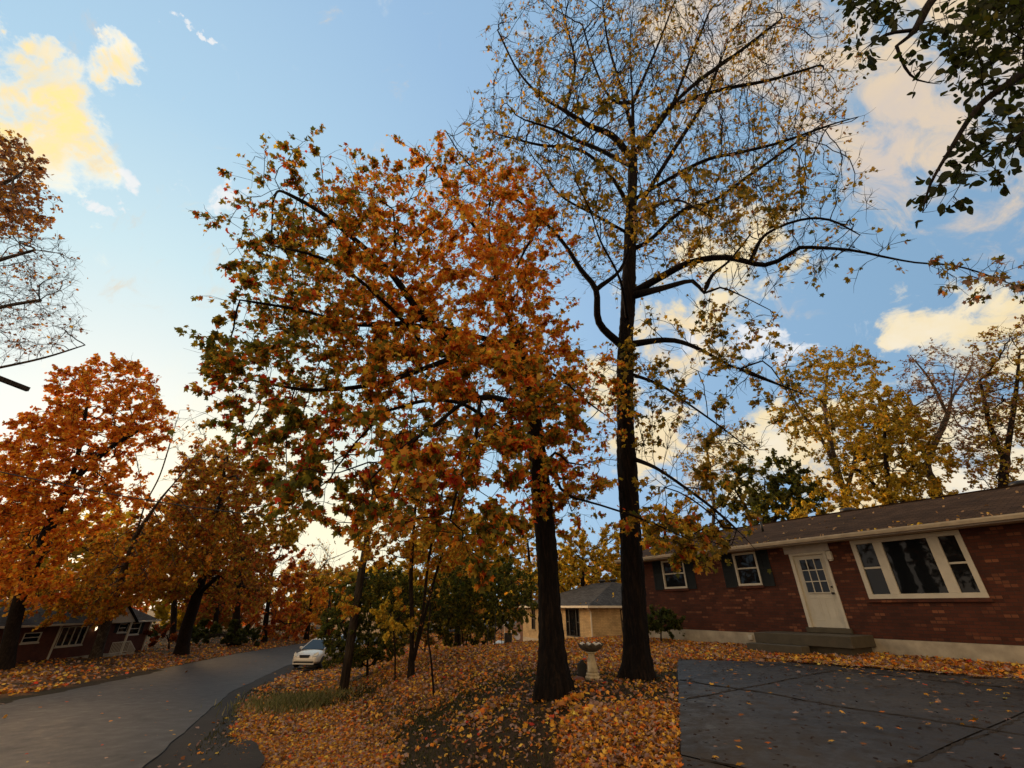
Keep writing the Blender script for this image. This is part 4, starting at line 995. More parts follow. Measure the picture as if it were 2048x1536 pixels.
t = MB(); t.box(sx(8.30), X0, -.03, .12, .98, 3.16); t.box(X1, sx(7.16), -.03, .12, .98, 3.16); t.box(X0, X1, -.03, .12, 3.09, 3.16); t.build('door_frame', M['white'], H, bevel=.006)
t = MB(); t.box(sx(8.42), sx(7.02), -.045, -.004, 3.165, 3.385); t.build('door_header', M['soffit'], H)
t = MB(); t.box(sx(8.36), sx(7.10), -.10, .11, .89, 1.026); t.build('threshold', M['step'], H, bevel=.01)
t = MB(); t.box(sx(9.35), sx(6.62), -1.35, -.014, .60, .88); t.box(sx(9.2), sx(6.75), -1.2, -.014, -.3, .598); t.build('porch_landing', M['step'], H, bevel=.012)
t = MB(); t.box(sx(9.40), sx(7.75), -1.78, -1.352, .40, .60); t.box(sx(9.32), sx(7.83), -1.72, -1.352, -.2, .398); t.build('porch_step', M['step'], H, bevel=.012)
t = MB(); t.box(sx(7.12), sx(6.98), -.11, -.004, 2.90, 3.14); t.box(sx(7.10), sx(7.0), -.09, -.02, 2.86, 2.898); t.build('porch_lamp', M['white'], H, bevel=.012)
t = MB(); t.box(sx(10.39), sx(10.26), -.09, -.013, .58, .72); t.build('outlet_box', M['white'], H, bevel=.012)
t = MB(); t.tube([(sx(10.3), -.05, .34), (sx(10.3), -.30, .30)], .06, 12); t.build('drain_pipe', M['white'], H, smooth=False)

# ---- tan brick house beyond the two trunks
C = np.array([5.95, 36.3]); La = math.radians(-22); axL = np.array([math.sin(La), math.cos(La)])
T = empty('tan_brick_house', (C[0], C[1], 0), math.atan2(-axL[1], -axL[0]))
tag(T, 'tan brick house with dark grey hip roof seen between the two thick trunks', 'house')
wl = 13.0; dp = 12.5
def tpx(px, py):                              # photo point on that front wall
    x, y, z = (px-1024)/F, CS-(768-py)/F*SN, SN+(768-py)/F*CS
    nr = np.array([axL[1], -axL[0]]); t = (C@nr)/(np.array([x, y])@nr); return -float((np.array([x, y])*t-C)@axL), float(E+z*t)
(u0, z1_), (u1, z0_) = tpx(1131, 1219), tpx(1161, 1275); (u2, _), (u3, z2_) = tpx(1063, 1219), tpx(1071, 1259)
z2_ = max(z2_, -.3); holes = [(u0, u1, z0_, 1.44), (u2, u3, z2_, 1.44)]
w = MB(); wall_holes(w, -wl, 0, -1.0, 1.5, holes)
w.quad((0, 0, -1), (0, dp, -1), (0, dp, 1.5), (0, 0, 1.5)); w.quad((-wl, dp, -1), (-wl, 0, -1), (-wl, 0, 1.5), (-wl, dp, 1.5)); w.quad((0, dp, -1), (-wl, dp, -1), (-wl, dp, 1.5), (0, dp, 1.5))
w.build('wall', M['tanbrick'], T)
MB().box(-wl-.012, .012, -.012, dp+.01, -3, -1.0).build('foundation', M['found'], T)
MB().quad((-wl+.1, .6, -1), (-.1, .6, -1), (-.1, .6, 1.45), (-wl+.1, .6, 1.45)).build('interior', M['slate'], T)
e_ = .5; zt = 1.66; hgt = 2.0; x0, x1, y0, y1 = -wl-e_, e_, -e_, dp+e_
rf = MB(); ym = (y0+y1)/2; hx = (x1-x0)/2
rA, rB = (-3.0, ym-1.0, zt+hgt), (-3.0, ym+1.0, zt+hgt)
rA = (x0+4.0, ym, zt+hgt); rB = (x1-6.4, ym, zt+hgt)
rf.add([(x0, y0, zt), (x1, y0, zt), (x1, y1, zt), (x0, y1, zt), rA, rB], [(0, 1, 5, 4), (1, 2, 5), (2, 3, 4, 5), (3, 0, 4), (3, 2, 1, 0)])
ro2 = rf.build('roof', M['shingle2'], T)
for q in (0, 1):
    v_ = MB(); v_.lathe([(.2, -.3), (.2, .1), (.34, .12), (.34, .26), (.15, .32)], 14, (rB[0]-(2.4 if q == 0 else .5), ym+.3, zt+hgt-.02)); v_.build('roof_vent', M['darkmetal'], ro2, smooth=True)
g = MB(); g.box(x0-.1, x1+.1, y0-.1, y0-.002, zt-.15, zt-.005); g.box(x1+.002, x1+.1, y0-.002, y1, zt-.15, zt-.005); g.build('gutter', M['white'], T)
g = MB(); g.box(x0, x1-.002, y0, -.004, zt-.06, zt-.03); g.box(.004, x1-.002, 0, y1, zt-.06, zt-.03); g.build('soffit', M['white'], T)
g = MB(); g.tube([(.16, y0+.1, zt-.14), (.07, -.08, zt-.45), (.07, -.08, -1.2)], .055, 8); g.build('downspout', M['white'], T)
wq = u1-u0; window(T, u0, u1, z0_, 1.44, bars=(.5, None, .5), mull=((u0+wq*.24, u0+wq*.28), (u0+wq*.76, u0+wq*.80)), frame_m='slate', fr=.06, sillm='tanbrick')
cu = MB()
for i in range(12): cu.quad((u0+wq*(.3+i*.035), .2+.03*(i % 2), -.2), (u0+wq*(.3+(i+1)*.035), .2+.03*((i+1) % 2), -.2), (u0+wq*(.3+(i+1)*.035), .2+.03*((i+1) % 2), 1.4), (u0+wq*(.3+i*.035), .2+.03*(i % 2), 1.4))
cu.build('curtain', M['found'], T)
window(T, u2, u3, z2_, 1.44, bars=(.6,), frame_m='slate', fr=.05, sillm='tanbrick')
sw = MB(); sw.box(-.0, .02, 1.9, 2.9, -.1, 1.3)
o = window(T, 0, 1.1, -.15, 1.4, bars=(.62,), frame_m='slate', fr=.06, sillm='tanbrick'); o.location = (.03, 2.6, 0); o.rotation_euler = (0, 0, math.pi/2)
# carport on its left end
cp = MB(); cp.box(-wl-4.6, -wl-.02, 1.2, 1.3, -3, .9); cp.build('carport_wall', m_plain('brown_siding', (.13,.045,.018), .8, .25, 3), T)
cp = MB(); cp.box(-wl-5.2, -wl-.51, -.3, 3.5, .9, 1.02); cp.build('carport_roof', M['shingle2'], T)
for x in (-wl-2.9, -wl-4.9):
    cp = MB(); cp.box(x, x+.09, -.1, -.01, -3, .898); cp.build('carport_post', M['white'], T)

# ---- far brick house across the road
A = np.array([-33.9, 32.0]); Bp = np.array([-35.0, 47.3]); ax = (Bp-A)/np.linalg.norm(Bp-A)
FH = empty('far_brick_house', (A[0], A[1], 0), math.atan2(ax[1], ax[0]))
tag(FH, 'dim red brick house across the road with a gabled porch and white stair rail', 'house')
Lf = float(np.linalg.norm(Bp-A))
def fpx(px, py):                              # photo point on that facade
    x, y, z = (px-1024)/F, CS-(768-py)/F*SN, SN+(768-py)/F*CS
    nrm = np.array([ax[1], -ax[0]]); t = (A@nrm)/(np.array([x, y])@nrm); return float((np.array([x, y])*t-A)@ax), float(E+z*t)
wins = []
for (pa, pb) in (((50, 1266), (76, 1284)), ((126, 1254), (163, 1289)), ((243, 1240), (252, 1264)), ((265, 1236), (276, 1268))):
    u0, z1 = fpx(*pa); u1, z0 = fpx(*pb); wins.append((u0, max(u1, u0+.7), z0, min(z1, .25)))
gb_ = -2.35; ev = .42
# facade faces +X, i.e. local -y side
w = MB(); wall_holes(w, -7, Lf, gb_-.8, ev, wins)
w.quad((Lf, 0, gb_-.8), (Lf, 8.5, gb_-.8), (Lf, 8.5, ev), (Lf, 0, ev)); w.quad((-7, 8.5, gb_-.8), (-7, 0, gb_-.8), (-7, 0, ev), (-7, 8.5, ev)); w.add([(Lf, 0, ev), (Lf, 8.5, ev), (Lf, 4.25, ev+1.5)], [(0, 1, 2)])
w.build('wall', M['darkbrick'], FH)
MB().quad((-7, .6, gb_), (Lf-.1, .6, gb_), (Lf-.1, .6, ev), (-7, .6, ev)).build('interior', M['slate'], FH)
rf = MB(); rf.add([(-7.4, -.5, ev), (Lf+.4, -.5, ev), (Lf+.4, 4.25, ev+1.7), (-7.4, 4.25, ev+1.7), (Lf+.4, 9, ev), (-7.4, 9, ev)], [(0, 1, 2, 3), (3, 2, 4, 5), (0, 5, 4, 1)]); rf.build('roof', M['shingle3'], FH)
g = MB(); g.box(-7.4, Lf+.4, -.6, -.502, ev-.1, ev+.03); g.build('gutter', M['white'], FH)
for u, z in (fpx(118, 1261), (Lf-.1, 0)):
    g = MB(); g.box(u-.05, u+.05, -.09, -.004, gb_, ev-.02); g.build('downspout', M['white'], FH)
for i, (a, b, c_, d_) in enumerate(wins):
    window(FH, a, b, c_, d_, bars=((c_+d_)/2,) if i != 1 else (), mull=() if i != 1 else tuple((a+(b-a)*q-.03, a+(b-a)*q+.03) for q in (.25, .5, .75)), fr=.06)
    if i > 1: shutter(FH, a-.42, a-.02, c_, d_, 0); shutter(FH, b+.02, b+.42, c_, d_, 0)
u0, _ = fpx(160, 1250); u1, _ = fpx(215, 1250); um = (u0+u1)/2
pg = MB(); pg.add([(u0-.3, -2.0, ev), (u1+.3, -2.0, ev), (um, -2.0, ev+1.25), (u0-.3, -1.9, ev), (u1+.3, -1.9, ev), (um, -1.9, ev+1.25)], [(0, 1, 2), (5, 4, 3), (0, 3, 4, 1)]); pg.build('porch_gable', M['white'], FH)
pg = MB(); pg.add([(u0-.5, -2.2, ev-.06), (um, -2.2, ev+1.33), (um, 2.5, ev+1.33), (u0-.5, 2.5, ev-.06), (u1+.5, -2.2, ev-.06), (u1+.5, 2.5, ev-.06)], [(0, 1, 2, 3), (1, 4, 5, 2)]); pg.build('porch_roof', M['shingle3'], FH)
for u in (u0, u1):
    pg = MB(); pg.box(u-.06, u+.06, -1.96, -1.84, gb_, ev-.003); pg.build('porch_post', M['white'], FH)
pg = MB(); pg.box(u0-.2, u1+.6, -2.0, -.006, gb_-.8, gb_+.45); pg.build('porch_floor', M['found'], FH)
rl = MB()
for z in (.55, 1.3): rl.box(um, u1+.55, -1.99, -1.95, gb_+z, gb_+z+.05)
for i in range(13): rl.box(um+i*(u1+.5-um)/12, um+i*(u1+.5-um)/12+.03, -1.985, -1.955, gb_+.6, gb_+1.3)
rl.add([(u1+.55, -1.99, gb_+1.3), (u1+1.5, -1.99, gb_+.6), (u1+1.5, -1.99, gb_+.66), (u1+.55, -1.99, gb_+1.36), (u1+.55, -1.95, gb_+1.3), (u1+1.5, -1.95, gb_+.6), (u1+1.5, -1.95, gb_+.66), (u1+.55, -1.95, gb_+1.36)], [(0,1,2,3),(7,6,5,4),(0,4,5,1),(3,2,6,7),(1,5,6,2)])
for i in range(8): rl.box(u1+.6+i*.12, u1+.63+i*.12, -1.985, -1.955, gb_-.1-i*.06, gb_+1.28-i*.088)
rl.build('stair_rail', M['white'], FH)
ud, zd = fpx(187, 1258)
m, nt, out = mat('lit_lamp'); em = N(nt, 'ShaderNodeEmission'); em.inputs[0].default_value = (1, .8, .5, 1); em.inputs[1].default_value = 2.5; L(nt, em.outputs[0], out.inputs[0])
q = MB(); q.lathe([(.05, -.1), (.11, 0), (.09, .16), (.02, .2)], 10, (ud, -.15, zd)); q.build('porch_lamp', m, FH, smooth=True)

# ---- pale house far down the road, catching the last sun
def fpt(px, t): p = W(px, 1260, t); return p[0], p[1]
px_, py_ = fpt(668, 62)
PH = empty('pale_house', (px_, py_, -2.35), math.radians(-62)); tag(PH, 'small pale tan house with a gable far down the road behind the silver car', 'house')
MB().add([(-4, 0, -1), (4, 0, -1), (4, 0, 2.4), (-4, 0, 2.4), (-4, 6, -1), (4, 6, -1), (4, 6, 2.4), (-4, 6, 2.4), (-4, 3, 4.2), (4, 3, 4.2)], [(0,1,2,3),(1,5,6,9,2),(5,4,7,6),(4,0,3,8,7)]).build('wall', m_plain('tan_siding', (.62,.46,.28), .8, .1, 2), PH)
MB().add([(-4.4, -.6, 2.25), (4.4, -.6, 2.25), (4.4, 3, 4.3), (-4.4, 3, 4.3), (4.4, 6.6, 2.25), (-4.4, 6.6, 2.25)], [(0,1,2,3),(3,2,4,5)]).build('roof', m_plain('pale_roof', (.45,.36,.26), .8, .2, 2), PH)
window(PH, -2.5, -1.2, .8, 2.0, y=-.03); window(PH, 1.0, 2.3, .8, 2.0, y=-.03)

# ------------------------------------------------------------------ cars
def make_car(name, label, col, loc, rz, dz=0):
    R_ = empty(name, loc, rz); tag(R_, label, 'car', 'cars parked at the road edge')
    paint, nt, out = mat('car_paint'); p = princ(nt, out, col, .34, .4, .15); p.inputs['Coat Weight'].default_value = .6; p.inputs['Coat Roughness'].default_value = .06
    # x: forward is -x (front bumper at x=0), body 4.35 long, 1.76 wide
    st = [(0.00, .60, .30, .56, .52), (.06, .74, .24, .72, .60), (.22, .83, .22, .84, .70), (.60, .865, .22, .93, .78), (1.05, .88, .22, 1.02, .88), (1.6, .88, .22, 1.04, .92), (2.6, .88, .22, 1.05, .94), (3.5, .875, .22, 1.06, .95), (4.0, .85, .25, 1.05, .93), (4.28, .80, .30, 1.00, .88), (4.36, .70, .38, .92, .80)]
    b = MB(); V = []; n = 10
    for x, hw, zb, zt_, zs in st:
        ring = [(-hw*.86, zb), (-hw, zb+.14), (-hw*1.0, (zb+zs)/2), (-hw*.97, zs), (-hw*.80, zt_-.02), (hw*.80, zt_-.02), (hw*.97, zs), (hw, (zb+zs)/2), (hw, zb+.14), (hw*.86, zb)]
        V += [(x, y, z) for y, z in ring]
    Fc = [tuple(i*n+j for j in range(n))[::-1] if i == 0 else tuple(i*n+j for j in range(n)) for i in (0, len(st)-1)]
    for i in range(len(st)-1):
        for j in range(n): Fc.append((i*n+j, i*n+(j+1) % n, (i+1)*n+(j+1) % n, (i+1)*n+j))
    b.add(V, Fc); body = b.build('body', paint, R_, smooth=True, bevel=.0)
    sm = body.modifiers.new('s', 'SUBSURF'); sm.levels = 1; sm.render_levels = 2
    # greenhouse: roof skin and pillars as paint, panes as dark glass
    lo = [(1.02, .74, 1.0), (2.05, .60, 1.50), (2.7, .61, 1.55), (3.65, .60, 1.52), (4.22, .70, 1.02)]
    b = MB(); b.add([(2.0, -.60, 1.49), (2.0, .60, 1.49), (2.7, .62, 1.555), (2.7, -.62, 1.555), (3.72, .60, 1.52), (3.72, -.60, 1.52), (2.0, -.58, 1.44), (2.0, .58, 1.44), (2.7, .60, 1.50), (2.7, -.60, 1.50), (3.72, .58, 1.46), (3.72, -.58, 1.46)],
        [(0,1,2,3),(3,2,4,5),(0,6,7,1),(5,4,10,11),(1,7,8,2),(2,8,10,4),(3,9,6,0),(5,11,9,3)]); b.build('car_roof', paint, R_, smooth=False, bevel=.03)
    for s in (-1, 1):
        for pa_, pb__, pr_ in (((1.0, s*.78, .98), (2.0, s*.60, 1.47), .035), ((2.72, s*.83, 1.0), (2.72, s*.62, 1.52), .035), ((4.2, s*.72, 1.0), (3.70, s*.60, 1.49), .06)):
            pl = MB(); pl.tube([pa_, pb__], pr_, 6); pl.build('pillar', paint, R_)
    g_ = MB(); g_.quad((1.03, -.74, 1.0), (1.03, .74, 1.0), (2.0, .585, 1.475), (2.0, -.585, 1.475)); g_.build('windshield', M['glass'], R_)
    g_ = MB(); g_.quad((4.22, .70, 1.02), (4.22, -.70, 1.02), (3.72, -.58, 1.48), (3.72, .58, 1.48)); g_.build('rear_window', M['glass'], R_)
    for s in (-1, 1):
        for xa, xb, ta, tb in ((1.1, 2.68, 2.05, 2.68), (2.76, 4.1, 2.76, 3.66)):
            g_ = MB(); g_.quad((xa, s*.815, 1.0), (xb, s*.815, 1.02), (tb, s*.605, 1.48), (ta, s*.605, 1.47)); g_.build('side_window', M['glass'], R_)
        mr = MB(); mr.box(1.25, 1.38, s*.86-.02 if s > 0 else -1.04, 1.04 if s > 0 else -.84, 1.0, 1.13); mr.build('mirror', paint, R_, bevel=.03)
        hl, hnt, ho = mat('headlight'); princ(hnt, ho, (.55,.52,.42), .12, .6)
        h = MB(); h.add([(.035, s*.50, .66), (.10, s*.70, .68), (.26, s*.80, .78), (.30, s*.74, .90), (.12, s*.56, .80)], [(0,1,2,3,4) if s > 0 else (4,3,2,1,0)])
        ho_ = h.build('headlight', hl, R_); so = ho_.modifiers.new('t', 'SOLIDIFY'); so.thickness = .04; so.offset = 0
        for wx in (.85, 3.45):
            wm = MB(); wm.lathe([(.20, -.10), (.30, -.10), (.325, -.07), (.325, .07), (.30, .10), (.20, .10)], 24); wo = wm.build('wheel', M['black'], R_, smooth=False); wo.location = (wx, s*.80, .325); wo.rotation_euler = (math.pi/2, 0, 0)
            rm = MB(); rm.lathe([(.02, -.06), (.19, -.08), (.205, -.04), (.205, .04), (.19, .08), (.02, .06)], 20); rm.build('rim', m_plain('alloy', (.4,.4,.4), .35, .1, 4, metal=.8), wo)
    gr = MB(); gr.prism([(-.34, .76), (.34, .76), (.28, .60), (-.28, .60)], 0, -.005, .10); gr.build('grille', M['black'], R_, bevel=.02)
    gr = MB(); gr.box(-.012, .10, -.62, .62, .33, .42); gr.build('bumper_intake', M['black'], R_, bevel=.02)
    gr = MB(); gr.box(-.02, .06, -.68, .68, .245, .315); gr.build('bumper_lip', paint, R_, bevel=.02)
    pt = MB(); pt.box(.8, 3.6, -.70, .70, .12, .24); pt.build('underbody', M['black'], R_)
    return R_
def car_at(px, t, yaw, *a):
    p = W(px, 1330, t); z = max(float(gz(p[0], p[1])), float(road_z(p[1]))-.02)
    return make_car(*a, (p[0], p[1], z), yaw)
vd = math.atan2(*( -W(615, 1330, 27)[[1, 0]]))   # direction from the car to the camera
rd = math.atan2(road_x(34)-road_x(30), 4.0)
yaw = math.pi/2-.06
car_at(605, 26.5, yaw, 'parked_car', 'silver hatchback parked facing us at the road edge', (.52,.47,.38))
car_at(650, 33, yaw, 'parked_car', 'pale car half hidden by the bush behind the silver hatchback', (.48,.54,.60))

# ------------------------------------------------------------------ poles and wires
pb = W(689, 1366, 16.4); pz = float(gz(pb[0], pb[1]))
P1 = empty('utility_pole', (pb[0], pb[1], pz)); tag(P1, 'dark round wooden utility pole leaning slightly in front of the bush', 'pole')
q = MB(); q.tube([(.0, 0, -.5), (0, 0, 2.5), (.03, .0, 5.5), (.06, 0, 8.2)], [.18, .165, .145, .12], 14); q.build('pole', M['wood'], P1, smooth=True)
q = MB(); q.box(-.95, 1.05, -.05, .05, 7.4, 7.52); q.build('crossarm', M['wood'], P1)
q = MB(); q.tube([(.12, 0, 4.0), (.3, -.05, 3.97), (.42, -.05, 4.03)], .03, 6); q.build('bracket', M['darkmetal'], P1)
p2 = (-20.75, 14.6); z2 = float(gz(*p2))
P2 = empty('utility_pole', (p2[0], p2[1], z2)); tag(P2, 'utility pole beyond the left edge whose wooden crossarm end pokes into view', 'pole')
q = MB(); q.tube([(0, 0, -.5), (0, 0, 5), (0, 0, 11.3)], [.19, .17, .13], 14); q.build('pole', M['wood'], P2, smooth=True)
a_ = W(-70, 740, 16.0); b_ = W(61, 772, 17.9); zz = (a_[2]+b_[2])/2
q = MB(); dv = np.array([b_[0]-a_[0], b_[1]-a_[1]]); dv /= np.linalg.norm(dv); nn = np.array([-dv[1], dv[0]])*.075
aa = np.array([a_[0]-p2[0], a_[1]-p2[1]]); bb = np.array([b_[0]-p2[0], b_[1]-p2[1]]); h0, h1 = zz-z2-.09, zz-z2+.09
q.add([(*(aa-nn), h0), (*(bb-nn), h0), (*(bb+nn), h0), (*(aa+nn), h0), (*(aa-nn), h1), (*(bb-nn), h1), (*(bb+nn), h1), (*(aa+nn), h1)], [(0,3,2,1),(4,5,6,7),(0,1,5,4),(1,2,6,5),(2,3,7,6),(3,0,4,7)]); q.build('crossarm', M['wood'], P2, bevel=.01)
P3p = (-30.0, 66.0); z3 = float(gz(*P3p))
P3 = empty('utility_pole', (P3p[0], P3p[1], z3)); tag(P3, 'distant utility pole down the road where the thin wires end', 'pole')
q = MB(); q.tube([(0, 0, -.5), (0, 0, 10)], [.16, .12], 10); q.build('pole', M['wood'], P3, smooth=True)
def wire(label, a, b, sag, r):
    a = np.array(a); b = np.array(b); o = a
    pts = [a+(b-a)*u-np.array([0, 0, sag*4*u*(1-u)])-o for u in np.linspace(0, 1, 25)]
    q = MB(); q.tube(pts, r, 5); w_ = q.build('power_line', M['black'], None, smooth=True); w_.location = o
    tag(w_, label, 'cable', 'overhead lines along the road')
wire('thick dark cable sagging across the orange trees at the left', W(-60, 930, 15.5), (pb[0]+.03, pb[1], pz+6.2), .35, .022)
wire('thin pale service wire below the thick dark cable at the left', W(-60, 945, 15.5), W(200, 1008, 26), .25, .009)
wire('upper thin wire crossing the bright sky gap left of the pole', (P3p[0], P3p[1], z3+9.6), (pb[0]+.03, pb[1], pz+5.4), .5, .02)
wire('lower thin wire crossing the bright sky gap left of the pole', (P3p[0], P3p[1], z3+8.5), (pb[0]+.03, pb[1], pz+4.6), .6, .016)
wire('wire running right from the pole through the amber leaves', (pb[0]+.03, pb[1], pz+6.4), W(900, 1068, 30), .2, .014)

# ------------------------------------------------------------------ yard things
bb_ = W(1186, 1359, 9.15); bz = float(gz(bb_[0], bb_[1]))
BB = empty('bird_bath', (bb_[0], bb_[1], bz), .3); tag(BB, 'stone bird bath with scalloped bowl and twisted pedestal between the two trunks', 'bird bath')
q = MB(); q.lathe([(.155, 0), (.16, .05), (.15, .07), (.13, .075), (.14, .09), (.142, .115), (.12, .13)], 28); q.build('base', M['conc'], BB, smooth=False, bevel=.004)
q = MB(); tw = lambda a, i: 1+.09*math.cos(5*(a+i*.22))
q.lathe([(.118, .13), (.112, .17), (.104, .22), (.096, .27), (.088, .32), (.080, .37), (.072, .42), (.066, .455), (.07, .475)], 40, fn=tw); q.build('pedestal', M['conc'], BB, smooth=True)
q = MB(); q.lathe([(.07, .475), (.11, .49), (.115, .505), (.10, .515)], 28); q.build('collar', M['conc'], BB, smooth=True)
sc_f = lambda a, i: 1+(.055*max(0, (i-2)/3) if i < 6 else .05)*math.cos(10*a)
V = []; pr = [(.10, .515), (.17, .54), (.235, .58), (.268, .63), (.285, .655), (.275, .668), (.25, .64), (.20, .60), (.12, .57), (.02, .56)]
q = MB(); k_ = 60; vs = []; fs = []
for i, (r, z) in enumerate(pr):
    for j in range(k_):
        a = 2*math.pi*j/k_; wv = math.cos(10*a); s = [0, 0, .01, .04, .05, .05, .04, .02, 0, 0][i]; up_ = [0, 0, 0, .008, .016, .016, .01, 0, 0, 0][i]
        vs.append((r*(1+s*wv)*math.cos(a), r*(1+s*wv)*math.sin(a), z+up_*wv))
for i in range(len(pr)-1):
    for j in range(k_): fs.append((i*k_+j, i*k_+(j+1) % k_, (i+1)*k_+(j+1) % k_, (i+1)*k_+j))
fs.append(tuple(range(k_))[::-1]); fs.append(tuple((len(pr)-1)*k_+j for j in range(k_)))
q.add(vs, fs); bowl = q.build('bowl', M['mossy'], BB, smooth=True)
rng = np.random.default_rng(5)
for i in range(9):
    a = i*.70; rr = .205+.01*(i % 2); s_ = MB(); s_.lathe([(.005, -.03), (.03, -.022), (.036, 0), (.026, .026), (.004, .034)], 12); so = s_.build('rim_shell', M['shell'], bowl, smooth=True)
    so.location = (rr*math.cos(a), rr*math.sin(a), .655); so.rotation_euler = (rng.uniform(-.4, .4), rng.uniform(-.4, .4), 0)
mk = W(1165, 1353, 9.3); mz = float(gz(mk[0], mk[1]))
MK = empty('garden_marker', (mk[0], mk[1], mz), .1); tag(MK, 'dark pointed slab standing beside the bird bath pedestal', 'garden ornament')
q = MB(); q.prism([(-.10, -.05), (.10, -.05), (.10, .27), (.055, .30), (.03, .36), (-.03, .34), (-.06, .30), (-.10, .29)], 1, -.04, .04); q.build('slab', M['slate'], MK, bevel=.01)
q = MB(); q.box(-.13, .13, -.09, .09, -.04, .035); q.build('plinth', M['slate'], MK, bevel=.01)
pt = W(1158, 1362, 8.9); q = MB(); q.lathe([(.09, 0), (.12, .03), (.115, .07), (.08, .095), (.02, .10)], 18, fn=lambda a, i: 1+.08*math.sin(3*a+i)); o = q.build('clay_lump', M['terra'], None, smooth=True); o.location = (pt[0], pt[1], float(gz(pt[0], pt[1]))-.01); tag(o, 'low rust-coloured clay lump on the soil in front of the dark slab', 'garden ornament')

# things near the tan house
def put(px, t): p = W(px, 1300, t); return p[0], p[1], float(gz(p[0], p[1]))
x, y, z = put(1034, 30)
SD = empty('satellite_dish', (x, y, z)); tag(SD, 'small grey satellite dish tilted on the ground left of the tan house', 'satellite dish')
q = MB(); q.lathe([(.0, 0), (.12, .015), (.23, .05), (.25, .065), (.22, .06), (.1, .03), (.0, .02)], 20); o = q.build('dish', m_plain('dish_grey', (.42,.38,.36), .5, .1, 4), SD, smooth=True); o.location = (0, 0, .62); o.rotation_euler = (1.2, .5, .3)
q = MB(); q.tube([(0, .05, 0), (0, .05, .6)], .03, 8); q.build('mast', M['darkmetal'], SD)
x, y, z = put(1000, 31); rng = np.random.default_rng(9)
q = MB(); n_ = 14; vs = []; fs = []
for i in range(n_):
    for j in range(n_):
        u, v = i/(n_-1)-.5, j/(n_-1)-.5; h = max(0, .25-(u*u+v*v))*1.6
        vs.append((u*1.5+rng.normal(0, .03), v*1.2+rng.normal(0, .03), h+rng.uniform(0, .12)*(h > .05)))
for i in range(n_-1):
    for j in range(n_-1): fs.append((i*n_+j, (i+1)*n_+j, (i+1)*n_+j+1, i*n_+j+1))
q.add(vs, fs); o = q.build('tarp_heap', m_plain('pale_tarp', (.55,.62,.64), .5, .25, 3), None); o.location = (x, y, z); tag(o, 'crumpled pale blue-white tarp heap on the leaves in front of the carport', 'tarp')
x, y, z = put(1016, 27.5)
BN = empty('planter_barrel', (x, y, z)); tag(BN, 'dark slatted barrel standing in the leaves left of the tan house', 'planter')
q = MB(); q.lathe([(.20, 0), (.25, .25), (.26, .5), (.25, .75), (.22, .75), (.2, .6)], 20); q.build('barrel', M['slate'], BN, bevel=.01)
q = MB(); q.lathe([(.262, .2), (.268, .2), (.268, .26), (.262, .26)], 20); q.build('hoop', M['darkmetal'], BN)
for px, t, hgt, lab in ((975, 17.5, .95, 'thin dark stake with cross wire left of the barrel'), (990, 18, 1.5, 'taller thin dark stake beside the short wire fence')):
    x, y, z = put(px, t); WF = empty('garden_stake', (x, y, z)); tag(WF, lab, 'garden stake', 'stakes on the bank')
    q = MB(); q.tube([(0, 0, -.2), (0, 0, hgt)], .016, 6); q.tube([(.28, .05, -.2), (.28, .05, hgt*.5)], .014, 6); q.build('stake', M['darkmetal'], WF); q = MB(); q.tube([(0, 0, hgt*.32), (.28, .05, hgt*.32)], .010, 5); q.build('cross_wire', M['darkmetal'], WF)
x, y, z = put(1137, 31.5); q = MB(); RLp = empty('hand_rail', (x, y, z), -.5); tag(RLp, 'low black metal hand rail beside the tan house window', 'rail')
q.tube([(-.5, 0, -.3), (-.5, 0, .85), (.55, 0, .85), (.55, 0, -.3)], .022, 6); q.build('rail', M['darkmetal'], RLp); q = MB(); q.tube([(.02, 0, -.3), (.02, 0, .84)], .015, 6); q.build('baluster', M['darkmetal'], RLp)
x, y, z = put(1062, 29.5); q = MB(); q.lathe([(.16, 0), (.2, .06), (.17, .14), (.1, .2), (.03, .23)], 12, fn=lambda a, i: 1+.2*math.sin(2*a+i)); o = q.build('white_stone', M['shell'], None); o.location = (x, y, z); tag(o, 'small white stone on the lawn at the tan house corner', 'stone')

